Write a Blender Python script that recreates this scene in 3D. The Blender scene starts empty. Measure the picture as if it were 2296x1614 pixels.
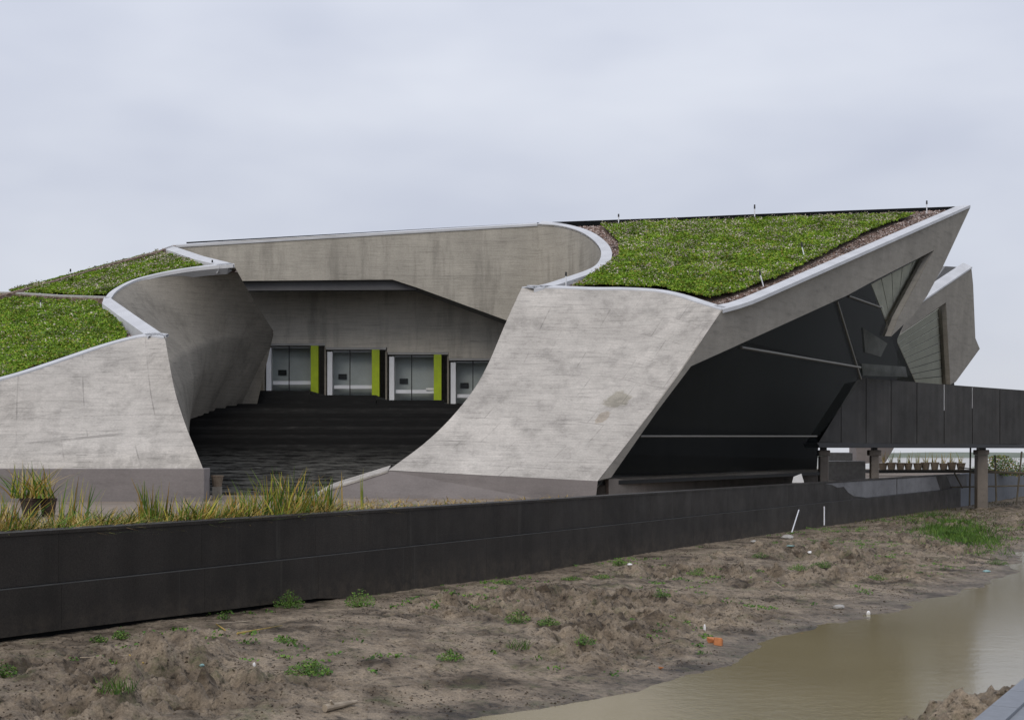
import bpy, math, random
import numpy as np
from mathutils import Vector
random.seed(7); RNG = np.random.default_rng(7)
SC = bpy.context.scene
COL = SC.collection
# ------------------------------------------------------------------ camera
EYE = 3.0; FPX = 3154.0; CX = 1148.0; HOR = 1015.0; IW = 2296.0; IH = 1614.0
cd = bpy.data.cameras.new('camera'); cam = bpy.data.objects.new('camera', cd); COL.objects.link(cam)
cam.location = (0, 0, EYE); cam.rotation_euler = (math.radians(90), 0, 0)
cd.sensor_width = 36; cd.lens = 36 * FPX / IW; cd.shift_y = (HOR - IH / 2) / IW
cd.clip_start = .1; cd.clip_end = 6000
SC.camera = cam
# ------------------------------------------------------------------ light
world = bpy.data.worlds.new('World'); SC.world = world; world.use_nodes = True
SUN_EL = math.radians(40); SUN_AZ = math.radians(205)
def build_world():
    nt = world.node_tree; N = nt.nodes; L = nt.links; N.clear()
    out = N.new('ShaderNodeOutputWorld')
    sky = N.new('ShaderNodeTexSky'); sky.sky_type = 'NISHITA'; sky.sun_disc = False
    sky.sun_elevation = SUN_EL; sky.sun_rotation = SUN_AZ
    b1 = N.new('ShaderNodeBackground'); b1.inputs[1].default_value = .05
    L.new(sky.outputs[0], b1.inputs[0])
    tc = N.new('ShaderNodeTexCoord')
    mp = N.new('ShaderNodeMapping'); mp.inputs['Scale'].default_value = (1, 1, 2.6)
    L.new(tc.outputs['Generated'], mp.inputs[0])
    n1 = N.new('ShaderNodeTexNoise'); n1.inputs['Scale'].default_value = 2.6; n1.inputs['Detail'].default_value = 4; n1.inputs['Roughness'].default_value = .5
    L.new(mp.outputs[0], n1.inputs['Vector'])
    cr = N.new('ShaderNodeValToRGB'); e = cr.color_ramp.elements
    e[0].position = .34; e[0].color = (.49, .525, .63, 1)
    e[1].position = .68; e[1].color = (.67, .70, .775, 1)
    L.new(n1.outputs['Fac'], cr.inputs[0])
    sep = N.new('ShaderNodeSeparateXYZ'); L.new(tc.outputs['Generated'], sep.inputs[0])
    mr = N.new('ShaderNodeMapRange'); mr.inputs[1].default_value = 0.; mr.inputs[2].default_value = 1
    mr.inputs[3].default_value = 1.0; mr.inputs[4].default_value = 1.75
    L.new(sep.outputs[2], mr.inputs[0])
    hz = N.new('ShaderNodeMapRange'); hz.inputs[1].default_value = -.02; hz.inputs[2].default_value = .15
    hz.inputs[3].default_value = .75; hz.inputs[4].default_value = 0
    hz.interpolation_type = 'SMOOTHSTEP'
    L.new(sep.outputs[2], hz.inputs[0])
    mx = N.new('ShaderNodeMix'); mx.data_type = 'RGBA'; mx.inputs['B'].default_value = (.69, .705, .75, 1)
    L.new(hz.outputs[0], mx.inputs['Factor']); L.new(cr.outputs[0], mx.inputs['A'])
    b2 = N.new('ShaderNodeBackground'); L.new(mx.outputs['Result'], b2.inputs[0]); L.new(mr.outputs[0], b2.inputs[1])
    mix = N.new('ShaderNodeMixShader'); mix.inputs[0].default_value = .93
    L.new(b1.outputs[0], mix.inputs[1]); L.new(b2.outputs[0], mix.inputs[2])
    L.new(mix.outputs[0], out.inputs[0])
build_world()
sd = bpy.data.lights.new('sun', 'SUN'); sun = bpy.data.objects.new('sun', sd); COL.objects.link(sun)
sd.energy = 1.25; sd.angle = math.radians(35); sd.color = (1, .90, .76)
# sun stands behind and left of the camera, high in the cloud
sdir = Vector((-math.sin(math.radians(25)) * math.cos(SUN_EL), -math.cos(math.radians(25)) * math.cos(SUN_EL), math.sin(SUN_EL)))
sun.rotation_euler = (-sdir).to_track_quat('-Z', 'Y').to_euler()
vs_ = SC.view_settings; vs_.view_transform = 'Standard'; vs_.look = 'None'; vs_.gamma = 1; vs_.exposure = 0.0; vs_.use_curve_mapping = False
SC.render.engine = 'CYCLES'
# ------------------------------------------------------------------ helpers
def P(px, py, D): return Vector(((px - CX) / FPX * D, D, EYE + (HOR - py) / FPX * D))
class Plane:
    # z = a + b*Y + c*X
    def __init__(s, a, b, c): s.a, s.b, s.c = a, b, c
    @staticmethod
    def through(p, q, r):
        n = (q - p).cross(r - p); return Plane(p.dot(n) / n.z, -n.y / n.z, -n.x / n.z)
    def z(s, X, Y): return s.a + s.b * Y + s.c * X
    def at(s, px, py, drop=0.):
        k = (HOR - py) / FPX; kx = (px - CX) / FPX
        return P(px, py, (s.a - drop - EYE) / (k - s.b - s.c * kx))
    def normal(s):
        return Vector((-s.c, -s.b, 1)).normalized()
def tag(o, label=None, cat=None, group=None, kind=None):
    if label: o['label'] = label
    if cat: o['category'] = cat
    if group: o['group'] = group
    if kind: o['kind'] = kind
    return o
def empty(name, loc, label, cat, group=None):
    o = bpy.data.objects.new(name, None); COL.objects.link(o); o.location = loc; o.empty_display_size = .3
    return tag(o, label, cat, group)
def link(name, me, parent=None, kind=None):
    o = bpy.data.objects.new(name, me); COL.objects.link(o)
    if parent is not None:
        o.parent = parent
        o.matrix_parent_inverse = Matrix_inv(parent)
    if kind: o['kind'] = kind
    return o
def Matrix_inv(parent):
    from mathutils import Matrix
    return Matrix.Translation(-parent.location)   # parents are only ever translated
def mesh_obj(name, verts, faces, mat, parent=None, smooth=False, uv=None, kind=None):
    me = bpy.data.meshes.new(name)
    me.from_pydata([tuple(v) for v in verts], [], [tuple(f) for f in faces])
    if uv is not None:
        l = me.uv_layers.new(name='UVMap')
        idx = np.empty(len(me.loops), dtype=np.int32); me.loops.foreach_get('vertex_index', idx)
        l.data.foreach_set('uv', np.asarray(uv, dtype=np.float32)[idx].ravel())
    if smooth: me.polygons.foreach_set('use_smooth', [True] * len(me.polygons))
    if mat: me.materials.append(mat)
    me.update()
    return link(name, me, parent, kind)
def np_mesh(name, V, Fq, mat, parent=None, smooth=False, kind=None, nper=4):
    V = np.asarray(V, dtype=np.float32); Fq = np.asarray(Fq, dtype=np.int32)
    me = bpy.data.meshes.new(name); n = len(Fq)
    me.vertices.add(len(V)); me.vertices.foreach_set('co', V.ravel())
    me.loops.add(n * nper); me.loops.foreach_set('vertex_index', Fq.ravel())
    me.polygons.add(n); me.polygons.foreach_set('loop_start', np.arange(n, dtype=np.int32) * nper)
    if smooth: me.polygons.foreach_set('use_smooth', np.ones(n, dtype=bool))
    if mat: me.materials.append(mat)
    me.update(calc_edges=True); me.validate()
    return link(name, me, parent, kind)
class MB:
    def __init__(s): s.v = []; s.f = []
    def box(s, c, size, rz=0., tilt=None):
        x, y, z = size[0] / 2, size[1] / 2, size[2] / 2
        b = len(s.v); ca, sa = math.cos(rz), math.sin(rz)
        for dz in (-z, z):
            for dx, dy in ((-x, -y), (x, -y), (x, y), (-x, y)):
                s.v.append(Vector((c[0] + dx * ca - dy * sa, c[1] + dx * sa + dy * ca, c[2] + dz)))
        for f in ((3, 2, 1, 0), (4, 5, 6, 7), (0, 1, 5, 4), (1, 2, 6, 5), (2, 3, 7, 6), (3, 0, 4, 7)):
            s.f.append(tuple(b + i for i in f))
        return s
    def rod(s, a, b_, r0, r1=None, n=8):
        a = Vector(a); b_ = Vector(b_); r1 = r0 if r1 is None else r1
        d = (b_ - a).normalized(); u = d.orthogonal().normalized(); w = d.cross(u); b = len(s.v)
        for p, r in ((a, r0), (b_, r1)):
            for i in range(n):
                t = 2 * math.pi * i / n; s.v.append(p + u * math.cos(t) * r + w * math.sin(t) * r)
        for i in range(n): j = (i + 1) % n; s.f.append((b + i, b + j, b + n + j, b + n + i))
        s.f.append(tuple(b + i for i in reversed(range(n)))); s.f.append(tuple(b + n + i for i in range(n)))
        return s
    def prism(s, poly, off):
        b = len(s.v); n = len(poly); off = Vector(off)
        for p in poly: s.v.append(Vector(p))
        for p in poly: s.v.append(Vector(p) + off)
        s.f.append(tuple(b + i for i in range(n))); s.f.append(tuple(b + n + i for i in reversed(range(n))))
        for i in range(n): j = (i + 1) % n; s.f.append((b + i, b + n + i, b + n + j, b + j))
        return s
    def build(s, name, mat, parent=None, smooth=False, kind=None, bevel=0):
        o = mesh_obj(name, s.v, s.f, mat, parent, smooth, None, kind)
        if bevel:
            m = o.modifiers.new('bevel', 'BEVEL'); m.width = bevel; m.segments = 1; m.limit_method = 'ANGLE'
        return o
def crom(pts, n):
    pts = [Vector(p) for p in pts]
    ext = [pts[0] * 2 - pts[1]] + pts + [pts[-1] * 2 - pts[-2]]
    seg = [(pts[i + 1] - pts[i]).length for i in range(len(pts) - 1)]; tot = sum(seg); out = []
    for k in range(n + 1):
        s = tot * k / n; i = 0
        while i < len(seg) - 1 and s > seg[i]: s -= seg[i]; i += 1
        t = min(1, s / seg[i]); a, b, c, d = ext[i:i + 4]
        out.append(.5 * ((2 * b) + (c - a) * t + (2 * a - 5 * b + 4 * c - d) * t * t + (3 * b - a - 3 * c + d) * t ** 3))
    return out
def lin(pts, n):
    pts = [Vector(p) for p in pts]; seg = [(pts[i + 1] - pts[i]).length for i in range(len(pts) - 1)]; tot = sum(seg); out = []
    for k in range(n + 1):
        s = tot * k / n; i = 0
        while i < len(seg) - 1 and s > seg[i]: s -= seg[i]; i += 1
        out.append(pts[i].lerp(pts[i + 1], min(1, s / seg[i])))
    return out
def coons(top, bot, left, right, ns, nt_):
    # all sampled: top/bot ns+1 (s direction), left/right nt+1 from top to bottom
    V = []; UV = []
    W = (top[-1] - top[0]).length; H = (left[-1] - left[0]).length
    for j in range(nt_ + 1):
        t = j / nt_
        for i in range(ns + 1):
            s = i / ns
            p = (1 - t) * top[i] + t * bot[i] + (1 - s) * left[j] + s * right[j] - ((1 - s) * (1 - t) * top[0] + s * (1 - t) * top[-1] + (1 - s) * t * bot[0] + s * t * bot[-1])
            V.append(p); UV.append((s * W, -t * H))
    F = [(j * (ns + 1) + i, (j + 1) * (ns + 1) + i, (j + 1) * (ns + 1) + i + 1, j * (ns + 1) + i + 1) for j in range(nt_) for i in range(ns)]
    return V, F, UV
# value noise on arrays
_tab = np.random.default_rng(3).random((256, 256)).astype(np.float32)
def vnoise(x, y, seed=0):
    x = np.asarray(x, dtype=np.float64) + seed * 17.3; y = np.asarray(y, dtype=np.float64) + seed * 9.7
    xi = np.floor(x).astype(int); yi = np.floor(y).astype(int); fx = x - xi; fy = y - yi
    fx = fx * fx * (3 - 2 * fx); fy = fy * fy * (3 - 2 * fy)
    a = _tab[xi % 256, yi % 256]; b = _tab[(xi + 1) % 256, yi % 256]; c = _tab[xi % 256, (yi + 1) % 256]; d = _tab[(xi + 1) % 256, (yi + 1) % 256]
    return (a * (1 - fx) + b * fx) * (1 - fy) + (c * (1 - fx) + d * fx) * fy
def fbm(x, y, sc, octv, seed=0, gain=.5):
    r = 0; a = 1; t = 0
    for o in range(octv): r = r + a * vnoise(np.asarray(x) * sc, np.asarray(y) * sc, seed + o); t += a; a *= gain; sc *= 2.03
    return r / t
def inside(poly, X, Y):
    X = np.asarray(X); Y = np.asarray(Y); r = np.zeros(X.shape, bool); n = len(poly)
    for i in range(n):
        x1, y1 = poly[i][0], poly[i][1]; x2, y2 = poly[(i + 1) % n][0], poly[(i + 1) % n][1]
        if y1 == y2: continue
        c = ((y1 > Y) != (y2 > Y)) & (X < (x2 - x1) * (Y - y1) / (y2 - y1) + x1); r ^= c
    return r
# ------------------------------------------------------------------ materials
class NT:
    def __init__(s, name):
        s.m = bpy.data.materials.new(name); s.m.use_nodes = True; s.N = s.m.node_tree.nodes; s.L = s.m.node_tree.links
        s.b = s.N['Principled BSDF']; s.tc = s.N.new('ShaderNodeTexCoord')
    def map(s, scale, src='Object', rot=(0, 0, 0)):
        m = s.N.new('ShaderNodeMapping'); m.inputs['Scale'].default_value = scale; m.inputs['Rotation'].default_value = rot
        s.L.new(s.tc.outputs[src], m.inputs[0]); return m.outputs[0]
    def noise(s, vec, scale, det=4, rough=.55):
        n = s.N.new('ShaderNodeTexNoise'); n.inputs['Scale'].default_value = scale; n.inputs['Detail'].default_value = det; n.inputs['Roughness'].default_value = rough
        s.L.new(vec, n.inputs['Vector']); return n.outputs['Fac']
    def ramp(s, fac, stops):
        r = s.N.new('ShaderNodeValToRGB'); e = r.color_ramp.elements
        while len(e) < len(stops): e.new(.5)
        for i, (p, c) in enumerate(stops):
            e[i].position = p; c = (c, c, c) if isinstance(c, (int, float)) else c; e[i].color = (*c, 1)
        s.L.new(fac, r.inputs[0]); return r.outputs[0]
    def mix(s, a, b, fac=1., mode='MULTIPLY'):
        m = s.N.new('ShaderNodeMix'); m.data_type = 'RGBA'; m.blend_type = mode
        for k, v in (('A', a), ('B', b)):
            if hasattr(v, 'links'): s.L.new(v, m.inputs[k])
            else: m.inputs[k].default_value = (*v, 1)
        if hasattr(fac, 'links'): s.L.new(fac, m.inputs['Factor'])
        else: m.inputs['Factor'].default_value = fac
        return m.outputs['Result']
    def bump(s, h, strength=.3, dist=.02, prev=None):
        b = s.N.new('ShaderNodeBump'); b.inputs['Strength'].default_value = strength; b.inputs['Distance'].default_value = dist
        s.L.new(h, b.inputs['Height'])
        if prev is not None: s.L.new(prev, b.inputs['Normal'])
        return b.outputs[0]
    def out(s, color, rough=.8, normal=None, spec=.3):
        if hasattr(color, 'links'): s.L.new(color, s.b.inputs['Base Color'])
        else: s.b.inputs['Base Color'].default_value = (*color, 1)
        if hasattr(rough, 'links'): s.L.new(rough, s.b.inputs['Roughness'])
        else: s.b.inputs['Roughness'].default_value = rough
        s.b.inputs['Specular IOR Level'].default_value = spec
        if normal is not None: s.L.new(normal, s.b.inputs['Normal'])
        return s.m
def concrete(name, col, contrast=1., joints=False, streak=7., stains=()):
    t = NT(name); c = contrast
    o = t.map((1, 1, 1))
    big = t.ramp(t.noise(o, .45, 5, .6), [(.3, 1 - .16 * c), (.7, 1 + .10 * c)])
    st = t.ramp(t.noise(t.map((.45, .45, streak)), 1.6, 5, .7), [(.3, 1 - .30 * c), (.45, 1 - .03 * c), (.75, 1 + .12 * c)])
    fine = t.ramp(t.noise(t.map((1, 1, 2.2)), 16, 3, .7), [(.3, 1 - .17 * c), (.7, 1 + .12 * c)])
    mid = t.ramp(t.noise(t.map((.9, .9, .35)), 1.9, 4, .6), [(.3, 1 - .12 * c), (.65, 1.03)])
    dark = t.ramp(t.noise(t.map((.5, .5, 1.2)), 1.1, 6, .75), [(.30, .74), (.42, 1)])
    x = t.mix(col, big); x = t.mix(x, st); x = t.mix(x, fine); x = t.mix(x, mid); x = t.mix(x, dark, .4)
    if streak > 10:
        ds = t.ramp(t.noise(t.map((.7, .7, 17)), 1.3, 3, .6), [(.30, .62), (.37, 1), (.66, 1), (.74, 1.12)])
        x = t.mix(x, ds, t.ramp(t.noise(o, .7, 4, .65), [(.40, .25), (.60, 1.)]))
        x = t.mix(x, t.ramp(t.noise(t.map((1.6, 1.6, .22)), .8, 4, .7), [(.36, .80), (.50, 1.02)]))
        pt = t.ramp(t.noise(t.map((1, 1, 1.6)), 5.5, 4, .8), [(.28, .72), (.40, 1)]); x = t.mix(x, pt)
    h = t.noise(t.map((.5, .5, streak)), 2., 4, .7)
    nb = t.bump(h, .35, .03)
    if joints:
        br = t.N.new('ShaderNodeTexBrick'); br.offset = .37; br.inputs['Scale'].default_value = 1
        br.inputs['Brick Width'].default_value = 2.05; br.inputs['Row Height'].default_value = 1.35
        br.inputs['Mortar Size'].default_value = .022; br.inputs['Mortar Smooth'].default_value = .3
        br.inputs['Color1'].default_value = (1, 1, 1, 1); br.inputs['Color2'].default_value = (.93, .93, .93, 1); br.inputs['Mortar'].default_value = (.55, .55, .55, 1)
        t.L.new(t.map((1, 1, 1), 'UV'), br.inputs['Vector'])
        fade = t.ramp(t.noise(o, .8, 3, .6), [(.45, 0.), (.62, .75)])
        x = t.mix(x, br.outputs['Color'], fade)
        # thin horizontal board marks
        wv = t.ramp(t.noise(t.map((.28, 15, 1), 'UV'), 1, 2, .5), [(.33, .78), (.40, 1)])
        x = t.mix(x, wv, t.ramp(t.noise(o, 1.1, 3, .6), [(.4, .2), (.65, .9)]))
    for (su, sv, ru, rv, c3, st) in stains:
        mp = t.N.new('ShaderNodeMapping'); mp.vector_type = 'POINT'; mp.inputs['Location'].default_value = (-su / ru, -sv / rv, 0); mp.inputs['Scale'].default_value = (1 / ru, 1 / rv, 1)
        t.L.new(t.tc.outputs['UV'], mp.inputs[0]); ln = t.N.new('ShaderNodeVectorMath'); ln.operation = 'LENGTH'; t.L.new(mp.outputs[0], ln.inputs[0])
        ad = t.N.new('ShaderNodeMath'); ad.operation = 'MULTIPLY_ADD'; ad.inputs[1].default_value = 1.6; t.L.new(t.noise(o, 2.4, 5, .6), ad.inputs[0]); t.L.new(ln.outputs['Value'], ad.inputs[2])
        x = t.mix(x, c3, t.ramp(ad.outputs[0], [(.0, st), (.5, st), (.999, 0.)]) if False else t.ramp(half(t, ad.outputs[0]), [(.80, st), (.90, 0.)]), 'MULTIPLY')
    return t.out(x, .85, nb, .25)
def half(t, sock):
    m = t.N.new('ShaderNodeMath'); m.operation = 'MULTIPLY'; m.inputs[1].default_value = .5; t.L.new(sock, m.inputs[0]); return m.outputs[0]
def plain(name, col, rough=.6, var=.12, sc=4., spec=.4, metal=0):
    t = NT(name); n = t.ramp(t.noise(t.map((1, 1, 1)), sc, 4, .6), [(.3, 1 - var), (.7, 1 + var)])
    m = t.out(t.mix(col, n), rough, t.bump(t.noise(t.map((1, 1, 1)), sc * 5, 3, .6), .15, .01), spec)
    t.b.inputs['Metallic'].default_value = metal; return m
def leafmat(name, stops, rough=.6):
    t = NT(name); g = t.N.new('ShaderNodeNewGeometry')
    r = t.ramp(g.outputs['Random Per Island'], stops)
    n = t.ramp(t.noise(t.map((1, 1, 1)), 1.1, 5, .7), [(.36, .48), (.5, .9), (.64, 1.15)])
    m = t.out(t.mix(r, n), rough, None, .25); return m
M = {}
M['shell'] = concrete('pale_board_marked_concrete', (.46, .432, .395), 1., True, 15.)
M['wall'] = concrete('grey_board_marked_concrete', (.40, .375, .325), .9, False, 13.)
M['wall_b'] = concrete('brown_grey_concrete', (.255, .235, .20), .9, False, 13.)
M['plinth'] = concrete('smooth_plinth_concrete', (.22, .20, .195), .55, False, 2.)
M['coping'] = plain('pale_cement_coping', (.50, .51, .53), .6, .10, 1.2)
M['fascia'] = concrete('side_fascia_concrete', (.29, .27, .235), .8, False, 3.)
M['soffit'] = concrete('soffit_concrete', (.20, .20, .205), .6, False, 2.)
M['black'] = plain('black_membrane', (.008, .009, .010), .8, .2, 3., .1)
M['white'] = plain('white_paint', (.72, .74, .78), .5, .05, 2.)
M['lime'] = plain('lime_green_paint', (.34, .45, .008), .5, .12, 3.)
M['dark_metal'] = plain('dark_metal', (.02, .02, .022), .45, .15, 3.)
M['niche'] = plain('grey_plaster', (.36, .36, .355), .7, .15, 1.5)
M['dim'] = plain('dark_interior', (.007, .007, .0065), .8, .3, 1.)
M['paper'] = plain('white_sheet', (.75, .75, .75), .6, .05, 5.)
M['rod'] = plain('grey_steel_rod', (.12, .115, .10), .5, .1, 3.)
def m_step():
    t = NT('black_stone_step'); g = t.N.new('ShaderNodeObjectInfo')
    n = t.ramp(t.noise(t.map((.7, 1, 5)), 1.4, 6, .8), [(.38, .35), (.58, 1.), (.78, 4.)])
    x = t.mix((.008, .0078, .0075), n); x = t.mix(x, t.ramp(g.outputs['Random'], [(0, .45), (.6, .9), (1, 2.6)]))
    # pale lime stains gather on the lowest treads
    sp = t.N.new('ShaderNodeSeparateXYZ'); gg = t.N.new('ShaderNodeNewGeometry'); t.L.new(gg.outputs['Position'], sp.inputs[0])
    st = t.ramp(t.noise(t.map((.5, 1.3, 7)), 2.3, 5, .75), [(.42, 0.), (.60, 1.)])
    mr = t.N.new('ShaderNodeMapRange'); mr.inputs[1].default_value = 3.3; mr.inputs[2].default_value = 2.3; t.L.new(sp.outputs[2], mr.inputs[0])
    mm = t.N.new('ShaderNodeMath'); mm.operation = 'MULTIPLY'; t.L.new(st, mm.inputs[0]); t.L.new(mr.outputs[0], mm.inputs[1])
    x = t.mix(x, (.15, .15, .14), mm.outputs[0], 'MIX')
    return t.out(x, .5, None, .2)
M['step'] = m_step()
def m_blackwall(name, col, rough, spec, dirty=False):
    t = NT(name); o = t.map((1, 1, 1))
    oi = t.N.new('ShaderNodeObjectInfo')
    r = t.ramp(oi.outputs['Random'], [(0, .9), (1, 1.12)])
    n = t.ramp(t.noise(o, .7, 5, .6), [(.3, .8), (.7, 1.3)])
    f = t.ramp(t.noise(o, 45, 3, .7), [(.3, .62), (.7, 1.5)])
    ver = t.ramp(t.noise(t.map((1.6, 1.6, .12)), 1.4, 4, .6), [(.35, .8), (.6, 1.1)])
    x = t.mix(t.mix(t.mix(t.mix(col, n), f), r), ver)
    rr = t.ramp(t.noise(o, 1.1, 4, .6), [(.3, rough - .1), (.7, rough + .12)])
    if dirty:
        gp_ = t.N.new('ShaderNodeNewGeometry'); s3 = t.N.new('ShaderNodeSeparateXYZ'); t.L.new(gp_.outputs['Position'], s3.inputs[0])
        mr = t.N.new('ShaderNodeMapRange'); mr.inputs[1].default_value = .25; mr.inputs[2].default_value = .85; mr.inputs[3].default_value = .62; mr.inputs[4].default_value = .05; t.L.new(s3.outputs[2], mr.inputs[0])
        ml = t.N.new('ShaderNodeMath'); ml.operation = 'MULTIPLY'; t.L.new(mr.outputs[0], ml.inputs[0]); t.L.new(t.ramp(t.noise(o, 3.5, 6, .75), [(.42, .15), (.66, 1.)]), ml.inputs[1])
        x = t.mix(x, (.10, .08, .058), ml.outputs[0], 'MIX')
        dr = t.ramp(t.noise(t.map((3.2, 3.2, .10)), 1.2, 5, .7), [(.58, 0.), (.70, .28)]); x = t.mix(x, (.085, .08, .07), dr, 'MIX')
    return t.out(x, rr, t.bump(t.noise(o, 60, 3, .6), .15, .004), spec)
M['wall_black'] = m_blackwall('black_granite_cladding', (.0215, .0185, .0160), .55, .22, True)
M['bridge'] = m_blackwall('bridge_cladding', (.040, .038, .0355), .6, .25)
M['ledge'] = plain('dull_joint_metal', (.06, .06, .058), .6, .2, 3.)
M['bare'] = concrete('bare_grey_render', (.19, .19, .195), 1.0, False, 1.5)
def m_glass(name, col, tr):
    t = NT(name); N, L = t.N, t.L
    gl = N.new('ShaderNodeBsdfGlossy'); gl.inputs['Roughness'].default_value = .03; gl.inputs['Color'].default_value = (.11, .12, .12, 1)
    tp = N.new('ShaderNodeBsdfTransparent'); tp.inputs[0].default_value = (*col, 1)
    fr = N.new('ShaderNodeFresnel'); fr.inputs[0].default_value = 1.25
    nb = t.bump(t.noise(t.map((1, 1, 1)), .6, 2, .5), .08, .02); L.new(nb, gl.inputs['Normal'])
    mx = N.new('ShaderNodeMixShader'); L.new(fr.outputs[0], mx.inputs[0]); L.new(tp.outputs[0], mx.inputs[1]); L.new(gl.outputs[0], mx.inputs[2])
    L.new(mx.outputs[0], N['Material Output'].inputs[0]); return t.m
M['glass'] = m_glass('tinted_glass', (.88, .88, .85), 1)
M['glass_bay'] = m_glass('bay_glass', (.9, .92, .92), 1)
def m_roofbed():
    t = NT('brown_roof_gravel'); o = t.map((1, 1, 1))
    v = t.N.new('ShaderNodeTexVoronoi'); v.inputs['Scale'].default_value = 11; t.L.new(o, v.inputs['Vector'])
    c = t.ramp(v.outputs['Color'], [(0, (.07, .045, .033)), (.5, (.17, .12, .095)), (1, (.33, .26, .22))])
    n = t.ramp(t.noise(o, 1.5, 4, .7), [(.3, .6), (.7, 1.2)])
    return t.out(t.mix(c, n), .9, t.bump(v.outputs['Distance'], .5, .03), .2)
M['gravel'] = m_roofbed()
M['sedum_base'] = leafmat('sedum_mat', [(0, (.05, .085, .012)), (1, (.06, .10, .015))])
def m_sedumbase():
    t = NT('sedum_base'); o = t.map((1, 1, 1))
    x = t.ramp(t.noise(o, 5., 5, .7), [(.28, (.035, .075, .008)), (.45, (.085, .17, .016)), (.6, (.14, .26, .022)), (.75, (.18, .20, .04))])
    y = t.mix(t.ramp(t.noise(o, .4, 4, .6), [(.38, .7), (.62, 1.05)]), t.ramp(t.noise(o, .9, 4, .7), [(.42, (1, 1, 1)), (.62, (1.25, .82, .8))]))
    return t.out(t.mix(x, y), .85, t.bump(t.noise(o, 14, 3, .7), .6, .05), .15)
M['sedum_base'] = m_sedumbase()
M['sedum'] = leafmat('sedum_leaf', [(0, (.10, .19, .015)), (.35, (.16, .30, .02)), (.7, (.25, .40, .03)), (.9, (.34, .38, .05)), (1, (.30, .20, .06))])
M['flower'] = leafmat('sedum_flower', [(0, (.26, .24, .13)), (.6, (.46, .40, .33)), (1, (.66, .58, .52))])
M['reed'] = leafmat('reed_green', [(0, (.035, .09, .012)), (.4, (.10, .19, .02)), (.75, (.24, .30, .03)), (1, (.42, .36, .06))])
M['reed_dead'] = leafmat('reed_straw', [(0, (.26, .15, .03)), (.5, (.40, .27, .06)), (1, (.52, .42, .18))])
M['weed'] = leafmat('weed_leaf', [(0, (.035, .09, .015)), (.6, (.08, .17, .022)), (1, (.16, .25, .04))])
M['brown_leaf'] = leafmat('withered_weed', [(0, (.05, .05, .02)), (1, (.13, .12, .04))])
def m_mud():
    t = NT('wet_mud'); o = t.map((1, 1, 1))
    a = t.ramp(t.noise(o, 1.1, 6, .65), [(.36, (.058, .042, .026)), (.44, (.145, .113, .080)), (.60, (.265, .212, .152))])
    b = t.ramp(t.noise(o, 9., 5, .75), [(.36, .22), (.46, .9), (.72, 1.2)])
    g = t.ramp(t.noise(o, 1.3, 6, .8), [(.54, 0.), (.66, .6)])
    x = t.mix(a, b); x = t.mix(x, (.075, .085, .03), g, 'MIX')
    x = t.mix(x, t.ramp(t.noise(t.map((1, 1, 1.8)), 2.4, 9, .78), [(.37, (.34, .30, .26)), (.44, (.92, .92, .92)), (.70, (1.1, 1.1, 1.1))]))
    sp = t.ramp(t.noise(o, 38., 3, .7), [(.25, .55), (.5, 1.), (.78, 1.35)])
    x = t.mix(x, sp)
    # waterline soak: the mud is wet where it lies low, close to the puddle level
    geo = t.N.new('ShaderNodeNewGeometry'); s3 = t.N.new('ShaderNodeSeparateXYZ'); t.L.new(geo.outputs['Position'], s3.inputs[0])
    wet = t.N.new('ShaderNodeMapRange'); wet.inputs[1].default_value = .015; wet.inputs[2].default_value = .10; wet.inputs[3].default_value = .6; wet.inputs[4].default_value = .82
    t.L.new(s3.outputs[2], wet.inputs[0])
    wc = t.N.new('ShaderNodeMapRange'); wc.inputs[1].default_value = .0; wc.inputs[2].default_value = .07; wc.inputs[3].default_value = .72; wc.inputs[4].default_value = 1
    t.L.new(s3.outputs[2], wc.inputs[0]); x = t.mix(x, wc.outputs[0])
    nb = t.bump(t.noise(o, 7, 6, .75), .7, .05); nb = t.bump(t.noise(o, 40, 4, .7), .5, .012, nb)
    return t.out(x, wet.outputs[0], nb, .3)
M['mud'] = m_mud()
def m_water():
    t = NT('muddy_water'); o = t.map((1, 1, 1))
    c = t.ramp(t.noise(o, .25, 4, .6), [(.3, (.19, .155, .078)), (.7, (.235, .195, .105))])
    v = t.N.new('ShaderNodeTexVoronoi'); v.inputs['Scale'].default_value = 3.2; t.L.new(o, v.inputs['Vector'])
    nb = t.bump(t.noise(t.map((1, 1, 1)), 4, 4, .6), .09, .03); nb = t.bump(t.noise(o, 24, 3, .6), .12, .008, nb)
    m = t.out(c, .12, nb, .35); return m
M['water'] = m_water()
M['soil_dark'] = leafmat('dark_soil', [(0, (.035, .024, .014)), (.6, (.07, .05, .032)), (1, (.13, .10, .07))])
M['terrace'] = concrete('wet_terrace_screed', (.22, .18, .145), 1., False, 1.)
M['path'] = concrete('grey_paving_slab', (.21, .225, .25), .5, False, 1.)
M['pot'] = concrete('concrete_pot', (.20, .16, .12), 1., False, 1.)
M['wood'] = plain('weathered_wood', (.30, .25, .19), .8, .3, 6.)
M['bamboo'] = plain('grey_bamboo', (.10, .085, .06), .7, .3, 2.)
M['brick'] = plain('orange_brick', (.46, .18, .07), .8, .2, 9.)
M['pier'] = concrete('pier_concrete', (.20, .175, .15), 1., False, 1.)
M['rust'] = plain('rusty_brown', (.045, .03, .022), .8, .4, 3.)
M['stone'] = plain('pale_stone', (.33, .32, .30), .8, .2, 6.)
M['bag'] = plain('pale_blue_plastic', (.22, .36, .36), .5, .2, 6.)
M['shore'] = plain('far_shore_green', (.13, .15, .12), .9, .3, .02)
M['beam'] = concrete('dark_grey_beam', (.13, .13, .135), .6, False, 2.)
M['inner_grey'] = plain('dull_inner_board', (.10, .10, .09), .8, .4, 1.2)
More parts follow.
